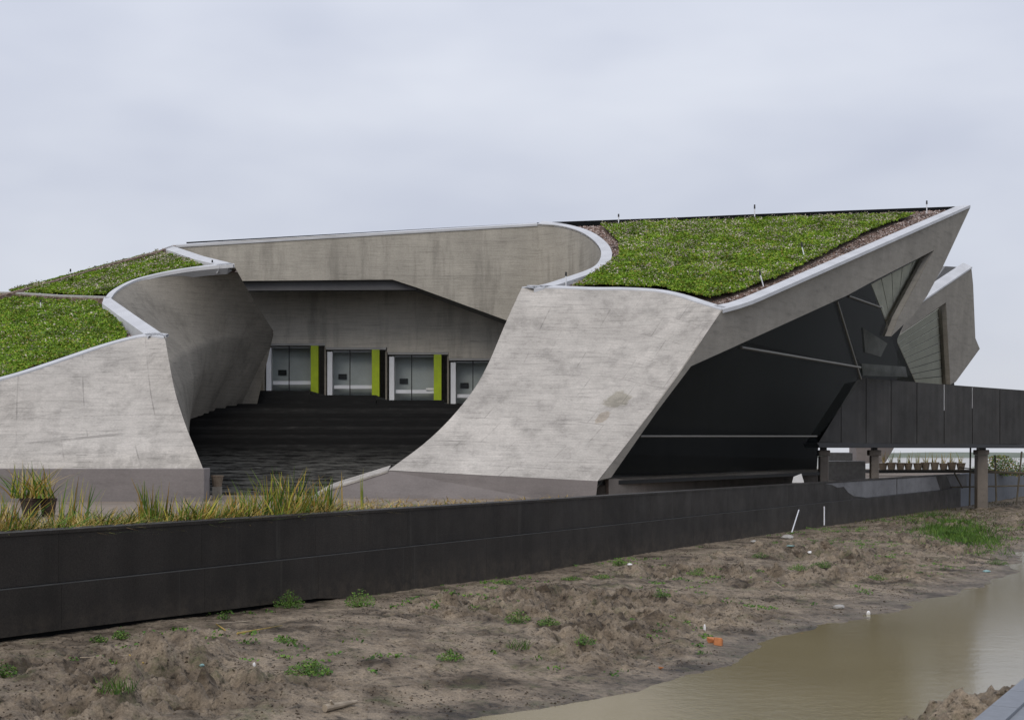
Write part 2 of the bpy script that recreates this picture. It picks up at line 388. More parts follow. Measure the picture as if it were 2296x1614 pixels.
M['wall_g'] = concrete('sheltered_grey_concrete', (.54, .51, .45), .9, False, 13.)
M['white_in'] = plain('white_plaster', (.62, .63, .62), .7, .1, 1.5)
# ------------------------------------------------------------------ frame of the black wall (u along it, v towards the camera)
W0 = Vector((-6.95, 19.1)); WD = Vector((.486, .874)).normalized(); WN = Vector((WD.y, -WD.x))
def UV3(u, v, z): p = W0 + WD * u + WN * v; return Vector((p.x, p.y, z))
def toUV(X, Y): r0 = X - W0.x; r1 = Y - W0.y; return r0 * WD.x + r1 * WD.y, r0 * WN.x + r1 * WN.y
TER = 1.62; WTOP = 1.91; WMID = 1.16
# ------------------------------------------------------------------ ground
def foot(u): return np.interp(u, [-8, 0, 14, 24, 65, 100], [.47, .44, .24, .31, .17, .2])
def shore(u): return np.interp(u, [-8, -2, .3, 2, 3.8, 5.5, 8.5, 11.6, 14.5, 17.4, 22, 26, 31, 40, 60, 100], [6.2, 6.9, 7.3, 7.75, 8.2, 8.3, 8.1, 8.4, 8.8, 9.0, 9.3, 8.8, 8.4, 8.8, 9, 9]) 
def bank_z(u, v):
    u = np.asarray(u, float); v = np.asarray(v, float)
    s = shore(u) + (fbm(u, v, .9, 3, 5) - .5) * .7; r = v / s
    z1 = foot(u) * (1 - np.clip(r, 0, 1) ** 1.6) ; z1 = np.where(r > 1, -(v - s) * .22, z1)
    z2 = -.30 + .6 * (v - (11.0 + .17 * np.clip(u, 0, 12))) 
    z = np.maximum(np.maximum(z1, -.4), np.minimum(z2, .34))
    # clods: strong in the middle of the bank, weak beside the wall and at the waterline
    mask = np.clip((v - .8) / 1.8, 0, 1) * np.clip((s - .4 - v) / 1.8, 0, 1)
    mask = np.maximum(mask, np.clip((v - 11.2) / .5, 0, 1) * .7)
    patch = np.clip((fbm(u, v, .33, 3, 11) - .36) * 3.2, .12, 1)
    cl = np.abs(fbm(u, v, 1.1, 5, 21, .62) - .5) * 2
    lump = fbm(u, v, 2.6, 5, 33, .66) - .5
    rid = 1 - np.abs(fbm(u * .55 + .25 * v, v * 1.5, 1.0, 4, 83, .6) - .5) * 5
    z = z + mask * .10 * np.clip(rid, -.5, 1) * np.clip(.4 + patch, 0, 1)
    cr_ = np.clip((.42 - fbm(u, v, 1.9, 4, 67, .6)) * 5, 0, 1)
    z = z + mask * patch * (.55 * cl - .12 + .60 * lump - .16 * cr_) + (fbm(u, v, 5.5, 4, 41, .6) - .5) * .045 * np.clip(z * 8 + .35, .1, 1) + .05 * (fbm(u, v, .6, 3, 51) - .5)
    return z
def ground_at(px, py):
    D = np.arange(12, 120, .03); X = (px - CX) / FPX * D; Zr = EYE + (HOR - py) / FPX * D
    u, v = toUV(X, D); g = bank_z(u, v); k = np.argmax(Zr <= g)
    return Vector((X[k], D[k], float(g[k])))
def build_bank():
    us = [-7.]
    while us[-1] < 95: us.append(us[-1] + (.036 if us[-1] < 12 else .036 + (us[-1] - 12) * .0035))
    us = np.array(us); vs = np.concatenate([np.arange(-.12, 9.6, .036), np.arange(9.6, 10.8, .12), np.arange(10.8, 12.78, .036)])
    U, V = np.meshgrid(us, vs, indexing='ij'); Z = bank_z(U, V)
    # u and v drift a little so clods overhang instead of being a pure height field
    X = W0.x + WD.x * U + WN.x * V; Y = W0.y + WD.y * U + WN.y * V
    nu, nv = U.shape; idx = np.arange(nu * nv).reshape(nu, nv)
    F = np.stack([idx[:-1, :-1], idx[1:, :-1], idx[1:, 1:], idx[:-1, 1:]], -1).reshape(-1, 4)[:, ::-1]
    o = np_mesh('mud_bank', np.stack([X, Y, Z], -1).reshape(-1, 3), F, M['mud'], None, True)
    o['kind'] = 'structure'
build_bank()
def sheet(name, pts, mat, kind='structure'):
    return mesh_obj(name, pts, [tuple(range(len(pts)))], mat, None, False, None, kind)
# one water sheet: the flooded trench in front and the lake behind
sheet('water', [Vector((-2500, -200, 0)), Vector((2500, -200, 0)), Vector((2500, 4500, 0)), Vector((-2500, 4500, 0))], M['water'])
MB().prism([UV3(-40, -.12, TER), UV3(108, -.12, TER), UV3(108, -45, TER), UV3(60, -75, TER), UV3(-40, -75, TER)][::-1], (0, 0, -2.2)).build('terrace', M['terrace'], kind='structure')
MB().prism([UV3(-14, 13.02, .5), UV3(95, 13.02, .5), UV3(95, 26, .5), UV3(-14, 26, .5)], (0, 0, -1.2)).build('path', M['path'], kind='structure')
kb = bpy.data.objects.new('kerb', None); COL.objects.link(kb); kb['kind'] = 'structure'
for i in range(46):
    u0 = -8 + i * 1.0
    MB().prism([UV3(u0 + .008, 12.76, .53), UV3(u0 + .992, 12.76, .53), UV3(u0 + .992, 13.016, .53), UV3(u0 + .008, 13.016, .53)], (0, 0, -.9)).build('kerb_stone', M['path'], kb)
# far shore, low
sh = [Vector((x, 900 + 40 * math.sin(x * .01), 0)) for x in range(-1400, 1401, 40)]
V = []; F = []
for i, p in enumerate(sh):
    V += [p, p + Vector((0, 20, 2.2 + 1.6 * random.random())), p + Vector((0, 80, 0))]
for i in range(len(sh) - 1):
    a = 3 * i; F += [(a, a + 3, a + 4, a + 1), (a + 1, a + 4, a + 5, a + 2)]
mesh_obj('far_shore', V, F, M['shore'], None, True, None, 'structure')
# ------------------------------------------------------------------ building
bld = empty('museum_building', (0, 40, TER), 'low grey concrete building with curved shells, planted green roofs and a deep dark stair court', 'building')
RP = Plane(7.9 - .34 * 48, .34, 0.)          # right roof
LP = Plane(6.67 - .34 * 45 + .15 * 11.07, .34, .15)   # left roof
def offset_line(pts, w, plane=None):
    out = []
    for i, p in enumerate(pts):
        a = pts[max(i - 1, 0)]; b = pts[min(i + 1, len(pts) - 1)]
        d = Vector((b.x - a.x, b.y - a.y)).normalized(); n = Vector((-d.y, d.x))
        X = p.x + n.x * w; Y = p.y + n.y * w
        out.append(Vector((X, Y, plane.z(X, Y) if plane else p.z)))
    return out
def coping(pts, w, h, plane, mat=None, name='coping', inner_h=None, first=None, last=None):
    # w > 0: to the left of the walking direction
    pts = [Vector(p) for p in pts]; inn = offset_line(pts, w, plane); out = offset_line(pts, -math.copysign(.04, w), plane)
    if first is not None: inn[0] = Vector(first)
    if last is not None: inn[-1] = Vector(last)
    V = []; ih = inner_h or h
    for i_, (a, b) in enumerate(zip(out, inn)):
        e_ = min(i_, len(pts) - 1 - i_) if len(pts) > 6 else 9
        hh = .04 + (ih - .04) * min(1, e_ / 1.5)
        V += [a + Vector((0, 0, .03)), b + Vector((0, 0, .03)), b - Vector((0, 0, hh)), a - Vector((0, 0, h))]
    F = []
    for i in range(len(pts) - 1):
        for k in range(4): F.append((4 * i + k, 4 * i + (k + 1) % 4, 4 * i + 4 + (k + 1) % 4, 4 * i + 4 + k))
    F.append((3, 2, 1, 0)); e = 4 * (len(pts) - 1); F.append((e, e + 1, e + 2, e + 3))
    return mesh_obj(name, V, F, mat or M['coping'], bld)
# --- left wing
aTop = [LP.at(x, y) for x, y in [(-300, 930), (-60, 868), (0, 852), (60, 835), (150, 805), (230, 778), (290, 761), (332, 754), (370, 757)]]
aRight = [aTop[-1]] + [P(378, 805, 44), P(393, 880, 42.7), P(415, 950, 41.4), P(438, 1008, 40.4), P(455, 1050, 40)]
aBot = [P(-300, 1050, 40), P(455, 1050, 40)]
ns = 48
top = crom(aTop, ns); bot = lin(aBot, ns); rgt = crom(aRight, 24); lft = crom([aTop[0], aTop[0].lerp(aBot[0], .5) + Vector((0, .2, -.1)), aBot[0]], 24)
V, F, UVs = coons(top, bot, lft, rgt, ns, 24)
mesh_obj('shell_wall', V, F, M['shell'], bld, True, UVs)
coping(top, .28, .07, LP, last=LP.at(363, 752))
pz = aBot[0].z
_a, _b, _c, _d = P(-300, 0, 39.97), P(458, 0, 39.97), P(471, 0, 41.6), P(-300, 0, 42)
MB().prism([Vector((q.x, q.y, pz)) for q in (_a, _b, _c, _d)], (0, 0, TER - .3 - pz)).build('plinth', M['plinth'], bld, bevel=.015)
# inner wall of left wing (B)
bTopPx = [(370, 757), (310, 716), (246, 671), (262, 652), (300, 631), (345, 618), (400, 607), (460, 599), (524, 594)]
bp = [LP.at(x, y) for x, y in bTopPx]
bTop = lin(bp[:3], 14)[:-1] + crom(bp[2:], 34)
nsb = len(bTop) - 1
bBot = lin([P(455, 1050, 40), P(425, 990, 50), P(424, 940, 58), P(480, 922, 60.6), P(550, 908, 62.2)], nsb)
bR = lin(crom([bp[-1], P(545, 632, 57.5), P(578, 688, 59.), P(613, 742, 60.5)], 16) + [P(598, 805, 61.4), P(550, 908, 62.2)], 40)
V, F, UVs = coons(bTop, bBot, crom(aRight, 40), bR, nsb, 40)
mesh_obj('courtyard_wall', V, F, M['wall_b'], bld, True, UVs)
coping(lin(bp[:3], 14), .40, .12, LP, inner_h=.42, first=LP.at(338, 752.6), last=LP.at(233, 669))
coping(crom(bp[2:], 34), .22, .10, LP, inner_h=.40, first=LP.at(234, 668), last=LP.at(508, 590))
zig = [LP.at(524, 594), LP.at(455, 577), LP.at(384, 553)]
coping(lin(zig, 12), .42, .12, LP, inner_h=.42, first=LP.at(492, 597))
# returns that close the passage behind the left wall
_o = Vector((-.05, .35, -.1)); _z = zig[-1]; _zb = Vector((_z.x, _z.y, TER)); _k = bR[22] + _o; _f = bR[-1] + _o - Vector((0, 0, 2))
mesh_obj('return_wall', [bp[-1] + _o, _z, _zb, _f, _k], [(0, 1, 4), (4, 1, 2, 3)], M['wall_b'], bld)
# left roof slab and sedum
skyl = [LP.at(384, 553), LP.at(352, 565), LP.at(250, 592), LP.at(120, 630), LP.at(0, 663), LP.at(-300, 746)]
bIn = offset_line(bTop, .25, LP)
lroof = [p for p in top[:-1]] + bIn + skyl
lroof_low = [Vector((p.x, p.y, p.z - .36)) for p in lroof]
mesh_obj('roof_bed', lroof_low + [], [tuple(range(len(lroof_low)))], M['gravel'], bld)
# back edge of left roof
coping(skyl, .25, .3, LP, M['gravel'], 'roof_edge')
def roofpoly(plane, px, drop): return [plane.at(x, y, drop) for x, y in px]
def sedum(name, poly, plane, drop, nleaf, nflow, exclude=None, seed=1, flower_bias=0):
    xs = [p.x for p in poly]; ys = [p.y for p in poly]
    g = .13; gx = np.arange(min(xs), max(xs), g); gy = np.arange(min(ys), max(ys), g)
    X, Y = np.meshgrid(gx, gy, indexing='ij')
    wob = (fbm(X, Y, 1.2, 3, seed + 60) - .5) * .35
    ins = inside(poly, X + wob, Y + wob)
    if exclude is not None: ins &= ~inside(exclude, X, Y)
    hgt = lambda X, Y: .03 + .20 * fbm(X, Y, 1.4, 4, seed, .6) * 1. + .06 * fbm(X, Y, 6, 2, seed + 4)
    Z = plane.a - drop + plane.b * Y + plane.c * X + hgt(X, Y)
    nx, ny = X.shape; idx = np.arange(nx * ny).reshape(nx, ny)
    ok = ins[:-1, :-1] & ins[1:, :-1] & ins[1:, 1:] & ins[:-1, 1:]
    F = np.stack([idx[:-1, :-1], idx[1:, :-1], idx[1:, 1:], idx[:-1, 1:]], -1)[ok]
    used = np.unique(F); mp = -np.ones(nx * ny, int); mp[used] = np.arange(len(used))
    V = np.stack([X, Y, Z], -1).reshape(-1, 3)[used]
    np_mesh(name, V, mp[F], M['sedum_base'], bld, True, 'stuff')
    def scatter(nm, n, size, lift, mat, clus=None):
        r = np.random.default_rng(seed + len(nm)); x = r.uniform(min(xs), max(xs), n * 3); y = r.uniform(min(ys), max(ys), n * 3)
        k = inside(poly, x, y)
        if exclude is not None: k &= ~inside(exclude, x, y)
        if clus is not None: k &= (fbm(x, y, 1.1, 4, seed + 9, .6) + clus * (y - min(ys)) / (max(ys) - min(ys)) + r.uniform(-.07, .07, len(x))) > .55
        x = x[k][:n]; y = y[k][:n]; m = len(x)
        z = plane.a - drop + plane.b * y + plane.c * x + hgt(x, y) + r.uniform(0, lift, m)
        c = np.stack([x, y, z], -1); s = size * r.uniform(.5, 1.4, (m, 1))
        a = r.normal(size=(m, 3)); a /= np.linalg.norm(a, axis=1, keepdims=True); b = np.cross(a, r.normal(size=(m, 3))); b /= np.linalg.norm(b, axis=1, keepdims=True)
        a[:, 2] = a[:, 2] * .7 ; V = np.stack([c - a * s, c - b * s * .6, c + a * s, c + b * s * .6], 1).reshape(-1, 3)
        np_mesh(nm, V, np.arange(m * 4).reshape(-1, 4), mat, bld, False, 'stuff')
    scatter('sedum_leaves', int(nleaf * 1.4), .043, .07, M['sedum'])
    scatter('sedum_flowers', nflow, .040, .15, M['flower'], flower_bias)
fp = roofpoly(LP, [(-300, 935), (0, 856), (150, 808), (230, 782), (281, 765), (284, 756), (269, 728), (240, 703), (215, 684), (130, 672), (20, 664), (-300, 748)], .30)
sedum('sedum_mat', fp, LP, .33, 42000, 3500, None, 1, .10)
up = roofpoly(LP, [(-300, 742), (18, 655), (130, 662), (238, 664), (255, 655), (300, 627), (345, 614), (400, 603), (455, 594), (400, 580), (350, 573), (250, 596), (120, 634), (0, 667)], .30)
up = roofpoly(LP, [(18, 660), (130, 665), (236, 669), (250, 658), (300, 634), (350, 620), (400, 611), (455, 600), (400, 584), (352, 571), (250, 596), (120, 634)], .20)
sedum('sedum_mat', up, LP, .24, 60000, 5500, None, 2, .16)
# divider upstand between the two planted fields
dv = [LP.at(-120, 658, .1), LP.at(20, 660, .1), LP.at(130, 667, .1), LP.at(243, 671, .1)]
coping(dv, .25, .28, Plane(LP.a - .1, LP.b, LP.c), M['gravel'], 'roof_divider')
coping([p + Vector((0, .02, .05)) for p in dv], .06, .03, Plane(LP.a - .04, LP.b, LP.c), M['stone'], 'edge_strip')
# --- back wing (F)
fTopPx = [(384, 552), (480, 544), (600, 536), (760, 527), (900, 520), (1050, 511), (1150, 505), (1205, 503)]
fA = [P(x, y, 63.4 + 1.2 * (x - 384) / 821) for x, y in fTopPx]
fCurvePx = [(1205, 503), (1255, 507), (1300, 520), (1332, 541), (1347, 563), (1344, 585), (1325, 603), (1270, 623), (1215, 640), (1170, 645)]
fB = [fA[-1]] + [RP.at(x, y) for x, y in fCurvePx[1:]]
fTop = lin(fA, 30)[:-1] + crom(fB, 50)
def f_bottom(px): return np.interp(px, [300, 545, 880, 935, 1135, 1350], [631, 630, 627, 645, 718, 800])
V = []; UVs = []; ln = 0
nA = 30; nF = 8
far_i = max(range(len(fTop)), key=lambda i: fTop[i].x / fTop[i].y)
for i, p in enumerate(fTop):
    if i: ln += (Vector((p.x, p.y)) - Vector((fTop[i - 1].x, fTop[i - 1].y))).length
    px = CX + p.x / p.y * FPX
    zb = EYE + (HOR - float(f_bottom(px))) / FPX * p.y if i <= far_i else TER
    if i > far_i: zb = min(zb, max(TER, EYE + (HOR - 800) / FPX * p.y * max(0, 1 - (i - far_i) / 4)))
    for k in range(nF + 1):
        t = k / nF; V.append(Vector((p.x, p.y, p.z * (1 - t) + zb * t))); UVs.append((ln, -t * (p.z - zb)))
F = [(i * (nF + 1) + k, i * (nF + 1) + k + 1, (i + 1) * (nF + 1) + k + 1, (i + 1) * (nF + 1) + k) for i in range(len(fTop) - 1) for k in range(nF)]
mesh_obj('courtyard_wall', V, F, M['wall'], bld, True, UVs)
# soffit behind the lower edge and ceiling of the recess
sof = []
for i in range(0, far_i + 1, 2):
    p = fTop[i]; px = CX + p.x / p.y * FPX; sof.append(Vector((p.x, p.y, EYE + (HOR - float(f_bottom(px))) / FPX * p.y)))
V = []
for p in sof: V += [p, p + Vector((0, 2.2, 0)), p + Vector((0, 2.2, 1.2))]
F = []
for i in range(len(sof) - 1): a = 3 * i; F += [(a, a + 1, a + 4, a + 3), (a + 1, a + 2, a + 5, a + 4)]
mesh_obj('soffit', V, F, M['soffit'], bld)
V = []
for i in range(0, far_i + 1):
    p = fTop[i]; px = CX + p.x / p.y * FPX
    if px > 952: break
    yb = float(f_bottom(px)); y1 = max(yb + .5, float(np.interp(px, [300, 880, 935, 952], [653, 650, 650, 655]))); Y_ = p.y + .35
    V += [Vector((p.x, Y_, EYE + (HOR - yb + 4) / FPX * Y_)), Vector((p.x, Y_, EYE + (HOR - y1) / FPX * Y_)), Vector((p.x, Y_ + .5, EYE + (HOR - y1) / FPX * Y_))]
F = [(3 * i + k, 3 * i + k + 1, 3 * i + 4 + k, 3 * i + 3 + k) for i in range(len(V) // 3 - 1) for k in (0, 1)]
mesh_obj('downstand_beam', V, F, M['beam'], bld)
MB().box((-6.6, 69.5, 12.2), (18.0, 9.0, .3)).build('recess_ceiling', M['dim'], bld)
# coping and black edge behind it
FPl = Plane.through(fA[0], fA[-1], fA[3] + Vector((0, 5, 1.4)))
coping(lin(fA, 30), .35, .07, FPl)
cb = crom(fB, 50); inn = []
# plan normal away from the court (towards the planted roof)
for i, p in enumerate(cb):
    a = cb[max(i - 1, 0)]; b = cb[min(i + 1, len(cb) - 1)]; d = Vector((b.x - a.x, b.y - a.y)).normalized(); n = Vector((-d.y, d.x)); inn.append(Vector((p.x + n.x * .44, p.y + n.y * .44)))
_q = RP.at(1214, 644.5); inn[-1] = Vector((_q.x, _q.y))
V = []
for p, q in zip(cb, inn):
    zq = RP.z(q.x, q.y); V += [p + Vector((0, 0, .03)), Vector((q.x, q.y, zq + .03)), Vector((q.x, q.y, zq - .04 - .41 * min(1, (p - cb[-1]).length / .9))), p - Vector((0, 0, .08))]
F = []
for i in range(len(cb) - 1):
    for k in range(4): F.append((4 * i + k, 4 * i + (k + 1) % 4, 4 * i + 4 + (k + 1) % 4, 4 * i + 4 + k))
mesh_obj('coping', V, F, M['coping'], bld)
blk = [P(418, 543, 66), P(1210, 499, 66.5), P(1500, 488.5, 67), P(1700, 480, 68), P(1900, 472, 68.8), P(2145, 463, 69.6)]
V = []
for p in blk: V += [p, p + Vector((0, .3, 0)), p + Vector((0, .3, -1.0)), p + Vector((0, 0, -1.0))]
F = []
for i in range(len(blk) - 1):
    for k in range(4): F.append((4 * i + k, 4 * i + (k + 1) % 4, 4 * i + 4 + (k + 1) % 4, 4 * i + 4 + k))
F += [(0, 3, 2, 1), (20, 21, 22, 23)]
mesh_obj('roof_parapet', V, F, M['black'], bld)
# rear mass of the building, out of sight: closes the court against the sky
MB().box((-8, 73.9, 6.8), (21, .5, 10.6)).build('rear_wall', M['wall_b'], bld)
MB().box((-18.4, 67, 5.3), (.4, 13.2, 7.6)).build('rear_wall', M['wall_b'], bld)
# roof over the recess
mesh_obj('roof_bed', [fA[0] - Vector((0, -.3, .05)), fA[-1] - Vector((0, -.3, .05)), Vector((2, 74, 12.9)), Vector((-15.2, 74, 12.2))], [(0, 1, 2, 3)], M['black'], bld)
# --- stepped lintel wall (G) and bays
GY = 67.5
def gx(px, D=GY): return (px - CX) / FPX * D
def gz(py, D=GY): return EYE + (HOR - py) / FPX * D
bay_l = [454, 592, 729, 868, 1006, 1146]; bay_top = [759, 770, 779, 790, 803, 815]
low = []
for i, (xl, yt) in enumerate(zip(bay_l, bay_top)):
    xr = bay_l[i + 1] if i < 5 else 1300
    low += [(xl, yt), (xr, yt)]
gp = [Vector((gx(360), GY, 12.1)), Vector((gx(1300), GY, 12.1))] + [Vector((gx(x), GY, gz(y))) for x, y in reversed(low)] + [Vector((gx(454), GY, TER)), Vector((gx(360), GY, TER))]
MB().prism(gp[::-1], (0, .35, 0)).build('back_wall', M['wall_g'], bld)
def bay(i):
    xl = gx(bay_l[i]); w = gx(bay_l[i] + 138) - xl; zt = gz(bay_top[i]); pf = [5.9, 5.75, 5.55, 5.33, 5.12, 4.95][i]; s = 1 / FPX * GY
    b = MB().box((xl + w / 2, GY + .17, zt - .05), (w - .05, .30, .10)).build('entrance_bay', M['niche'], bld)
    q = lambda nm, c, sz, mat: MB().box(c, sz).build(nm, mat, b)
    H = zt - .1 - pf; zc = pf + H / 2
    q('white_post', (xl + 10 * s, GY + .18, zc - .05), (11 * s, .2, H - .1), M['white'])
    q('green_post', (xl + 113 * s, GY + .15, zc), (17 * s, .25, H), M['lime'])
    q('side_wall', (xl + w - .04, GY + 1.1, zc), (.08, 1.9, H), M['wall_b'])
    q('rear_panel', (xl + 60 * s, GY + 1.0, zc), (105 * s, .05, H), M['white_in'])
    q('mullion', (xl + 54 * s, GY + .32, zc), (.045, .05, H), M['dark_metal'])
    q('top_rail', (xl + 60 * s, GY + .34, zt - .17), (88 * s, .05, .05), M['white'])
    q('ledge', (xl + 61 * s, GY + .45, pf + .62), (86 * s, .3, .17), M['white'])
    q('glass_pane', (xl + 35 * s, GY + .38, zc), (36 * s, .015, H - .02), M['glass_bay'])
    q('glass_pane', (xl + 79 * s, GY + .38, zc), (48 * s, .015, H - .02), M['glass_bay'])
    q('black_panel', (xl + 34 * s, GY + .93, pf + 1.15), (19 * s, .05, .26), M['dark_metal'])
    MB().box((xl + w / 2, 66.9, (pf + TER) / 2), (w - .01, 9.4, pf - TER)).build('landing', M['step'], bld)
    q('ceiling', (xl + w / 2, GY + 1.1, zt + .02), (w, 1.6, .05), M['niche'])
    return b, pf
bays = [bay(i) for i in range(6)]
MB().box((gx(400), 66.9, 4.), (gx(454) - gx(340), 9.4, 4.7)).build('landing', M['step'], bld)
tag(MB().box((gx(968), GY + .42, bays[3][1] + .74), (.6, .35, .10), .1).build('folded_sheet', M['paper']), 'white crumpled sheet lying on the white ledge of a lime green bay', 'sheet')
# --- stairs
stair = bpy.data.objects.new('staircase', None); COL.objects.link(stair); stair.parent = bld; stair.matrix_parent_inverse = Matrix_inv(bld)
NST = 29
for i in range(NST):
    z = TER + .122 * (i + 1); y = 46 + .56 * i
    wl = -19.5; wr = 1.5 if i > 6 else -2.2 + .55 * i
    jit = random.uniform(-.012, .012)
    MB().box(((wl + wr) / 2, y + .9, z - .061 - .1 + jit), (wr - wl, 1.8, .122 + .2)).build('step', M['step'], stair)
# --- right front shell (C)
Q0 = P(1340, 1078, 42); SP_n = (RP.at(1619, 695) - Q0).cross(RP.at(2174, 461) - Q0).normalized()
if SP_n.y > 0: SP_n = -SP_n
def S(px, py, inset=0.):
    # point of the facade plane, pushed in by inset metres
    d = Vector(((px - CX) / FPX, 1, (HOR - py) / FPX)); o = Vector((0, 0, EYE)); q = Q0 - SP_n * inset
    t = (q - o).dot(SP_n) / d.dot(SP_n); return o + d * t
cTop = crom([RP.at(x, y) for x, y in [(1170, 645), (1250, 646.5), (1330, 649.5), (1400, 650), (1470, 654), (1520, 664), (1570, 680), (1619, 695)]], 50)
cL = crom([cTop[0], P(1150, 688, 50.2), P(1127, 740, 49.2), P(1095, 815, 47.6), P(1060, 876, 46.3), P(1010, 938, 45.1), P(950, 995, 44.1), P(870, 1054, 43)], 40)
cR = crom([cTop[-1], S(1583, 748), S(1542, 810), S(1485, 890), S(1422, 973), P(1340, 1078, 42)], 40)
cB = lin([P(870, 1054, 43), P(1340, 1078, 42)], 50)
V, F, UVs = coons(cTop, cB, cL, cR, 50, 40)
def uv_near(px, py):
    return UVs[min(range(len(V)), key=lambda k: (CX + V[k].x / V[k].y * FPX - px) ** 2 + (HOR - (V[k].z - EYE) / V[k].y * FPX - py) ** 2)]
_s1 = uv_near(1382, 898); _s2 = uv_near(1350, 936)
M['shell_c'] = concrete('pale_concrete_with_stain', (.46, .432, .395), 1., True, 15., stains=((*_s1, .62, .55, (.70, .69, .62), .9), (*_s2, .28, .42, (.74, .68, .60), .8)))
cmesh = mesh_obj('shell_wall', V, F, M['shell_c'], bld, True, UVs)
coping(cTop, .3, .06, RP, first=RP.at(1190, 642.5), last=RP.at(1628, 689))
# inner skin, so that the shell has thickness
Vi = [Vector(v) + Vector((0, .55, -.25)) for v in V]
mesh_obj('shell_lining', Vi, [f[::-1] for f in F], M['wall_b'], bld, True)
for nm, edge in (('shell_edge', cL),):
    Ve = []
    for p in edge: Ve += [p, p + Vector((0, .55, -.25))]
    mesh_obj(nm, Ve, [(2 * i, 2 * i + 1, 2 * i + 3, 2 * i + 2) for i in range(len(edge) - 1)], M['shell'], bld)
# stain on the shell
# plinth of the right shell with its sweeping tip
pt = [P(1340, 1078, 42), P(870, 1055, 43), P(835, 1066, 43), P(790, 1080, 43), P(745, 1094, 43), P(715, 1108, 43), P(700, 1118, 43)]
poly = [p + Vector((0, -.05, 0)) for p in pt]; poly += [Vector((poly[-1].x, poly[-1].y, TER - .3)), Vector((P(1333, 0, 42).x, 41.95, TER - .3))]
MB().prism(poly, (0, .9, 0)).build('plinth', M['plinth'], bld)
lip = crom(pt[1:], 20); V = []
for i, p in enumerate(lip): V += [p + Vector((0, -.09, .005)), p + Vector((0, 1.0, .16)), p + Vector((0, 1.0, .0)), p + Vector((0, -.09, -.05))]
F = [(4 * i + k, 4 * i + (k + 1) % 4, 4 * i + 4 + (k + 1) % 4, 4 * i + 4 + k) for i in range(20) for k in range(4)]
mesh_obj('shell_lip', V, F, M['shell'], bld, False)
# --- right roof
tip = RP.at(2174, 461)
sideC = [cTop[-1], RP.at(1650, 687), RP.at(1690, 673.5), RP.at(1760, 643), tip]
rback = [RP.at(2150, 464), RP.at(1700, 486), RP.at(1300, 502), fB[0]]
sIn = offset_line(crom(sideC, 24), .35, RP)
cIn = [RP.at(CX + p.x / p.y * FPX, HOR - (p.z - EYE) / p.y * FPX - 7 * min(1, min(i_, 50 - i_) / 6)) for i_, p in enumerate(cTop)]
rroof = cIn[:-1] + sIn + rback[:-1] + [Vector((q.x, q.y, RP.z(q.x, q.y))) for q in inn][:-1]
mesh_obj('roof_bed', [Vector((p.x, p.y, p.z - .16)) for p in rroof], [tuple(range(len(rroof)))], M['gravel'], bld)
coping(lin(sideC, 30), .42, .10, RP, inner_h=.25, first=RP.at(1600, 687), last=RP.at(2150, 463))
rs = roofpoly(RP, [(1284, 646), (1320, 646), (1400, 645), (1480, 649), (1540, 662), (1592, 676), (1640, 663), (1738, 630), (1840, 580), (1932, 531), (2052, 483), (1900, 489), (1700, 495), (1500, 503), (1345, 509), (1386, 544), (1389, 576), (1345, 612)], .08)
sedum('sedum_mat', rs, RP, .12, 95000, 15000, None, 5, .12)
# loose gravel and bark along the edges
def loose(poly, plane, drop, hole, n, name='roof_gravel'):
    r = np.random.default_rng(n); xs = [p.x for p in poly]; ys = [p.y for p in poly]
    x = r.uniform(min(xs), max(xs), n * 4); y = r.uniform(min(ys), max(ys), n * 4); k = inside(poly, x, y) & ~inside(hole, x, y); x = x[k][:n]; y = y[k][:n]; m = len(x)
    z = plane.a - drop + plane.b * y + plane.c * x; s = r.uniform(.02, .06, m); c = np.stack([x, y, z], -1)
    base = np.array([(-1, -1, 0), (1, -1, 0), (0, 1.2, 0), (0, 0, 1.1)]); ang = r.uniform(0, 6.28, m); V = np.zeros((m, 4, 3))
    V[:, :, 0] = base[:, 0] * np.cos(ang)[:, None] - base[:, 1] * np.sin(ang)[:, None]; V[:, :, 1] = base[:, 0] * np.sin(ang)[:, None] + base[:, 1] * np.cos(ang)[:, None]; V[:, :, 2] = base[:, 2]
    V = V * s[:, None, None] + c[:, None, :]; b = np.arange(m)[:, None] * 4
    F = np.concatenate([b + np.array([[0, 1, 3]]), b + np.array([[1, 2, 3]]), b + np.array([[2, 0, 3]])])
    np_mesh(name, V.reshape(-1, 3), F, M['bark'], bld, False, 'stuff', 3)
M['bark'] = leafmat('bark_and_gravel', [(0, (.07, .04, .03)), (.4, (.20, .12, .09)), (.8, (.34, .26, .22)), (1, (.5, .45, .42))])
loose(rroof, RP, .14, rs, 16000)
loose(lroof, LP, .35, fp, 5000)
# --- side facade (S)
fpoly = [cTop[-1]] + [S(x, y) for x, y in [(1660, 686), (1720, 666), (2176, 466), (2115, 597), (2079, 664), (2050, 705), (1999, 754), (2015, 712), (2095, 561), (1950, 635), (1903, 661), (1650, 776), (1550, 821), (1473, 923), (1371, 1070)]] + [cR[k] for k in (40, 32, 24, 16, 8)]
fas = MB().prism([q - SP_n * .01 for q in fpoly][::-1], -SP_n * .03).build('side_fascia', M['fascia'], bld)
_r = [q - SP_n * .02 for q in fpoly[7:16]]; V = []
for q in _r: V += [q, q - SP_n * .42]
mesh_obj('window_reveal', V, [(2 * i, 2 * i + 1, 2 * i + 3, 2 * i + 2) for i in range(len(_r) - 1)], M['fascia'], bld)
_r = [q - SP_n * .02 for q in fpoly[3:7]]; V = []
for q in _r: V += [q, q - SP_n * .6]
mesh_obj('fascia_return', V, [(2 * i, 2 * i + 1, 2 * i + 3, 2 * i + 2) for i in range(len(_r) - 1)], M['fascia'], bld)
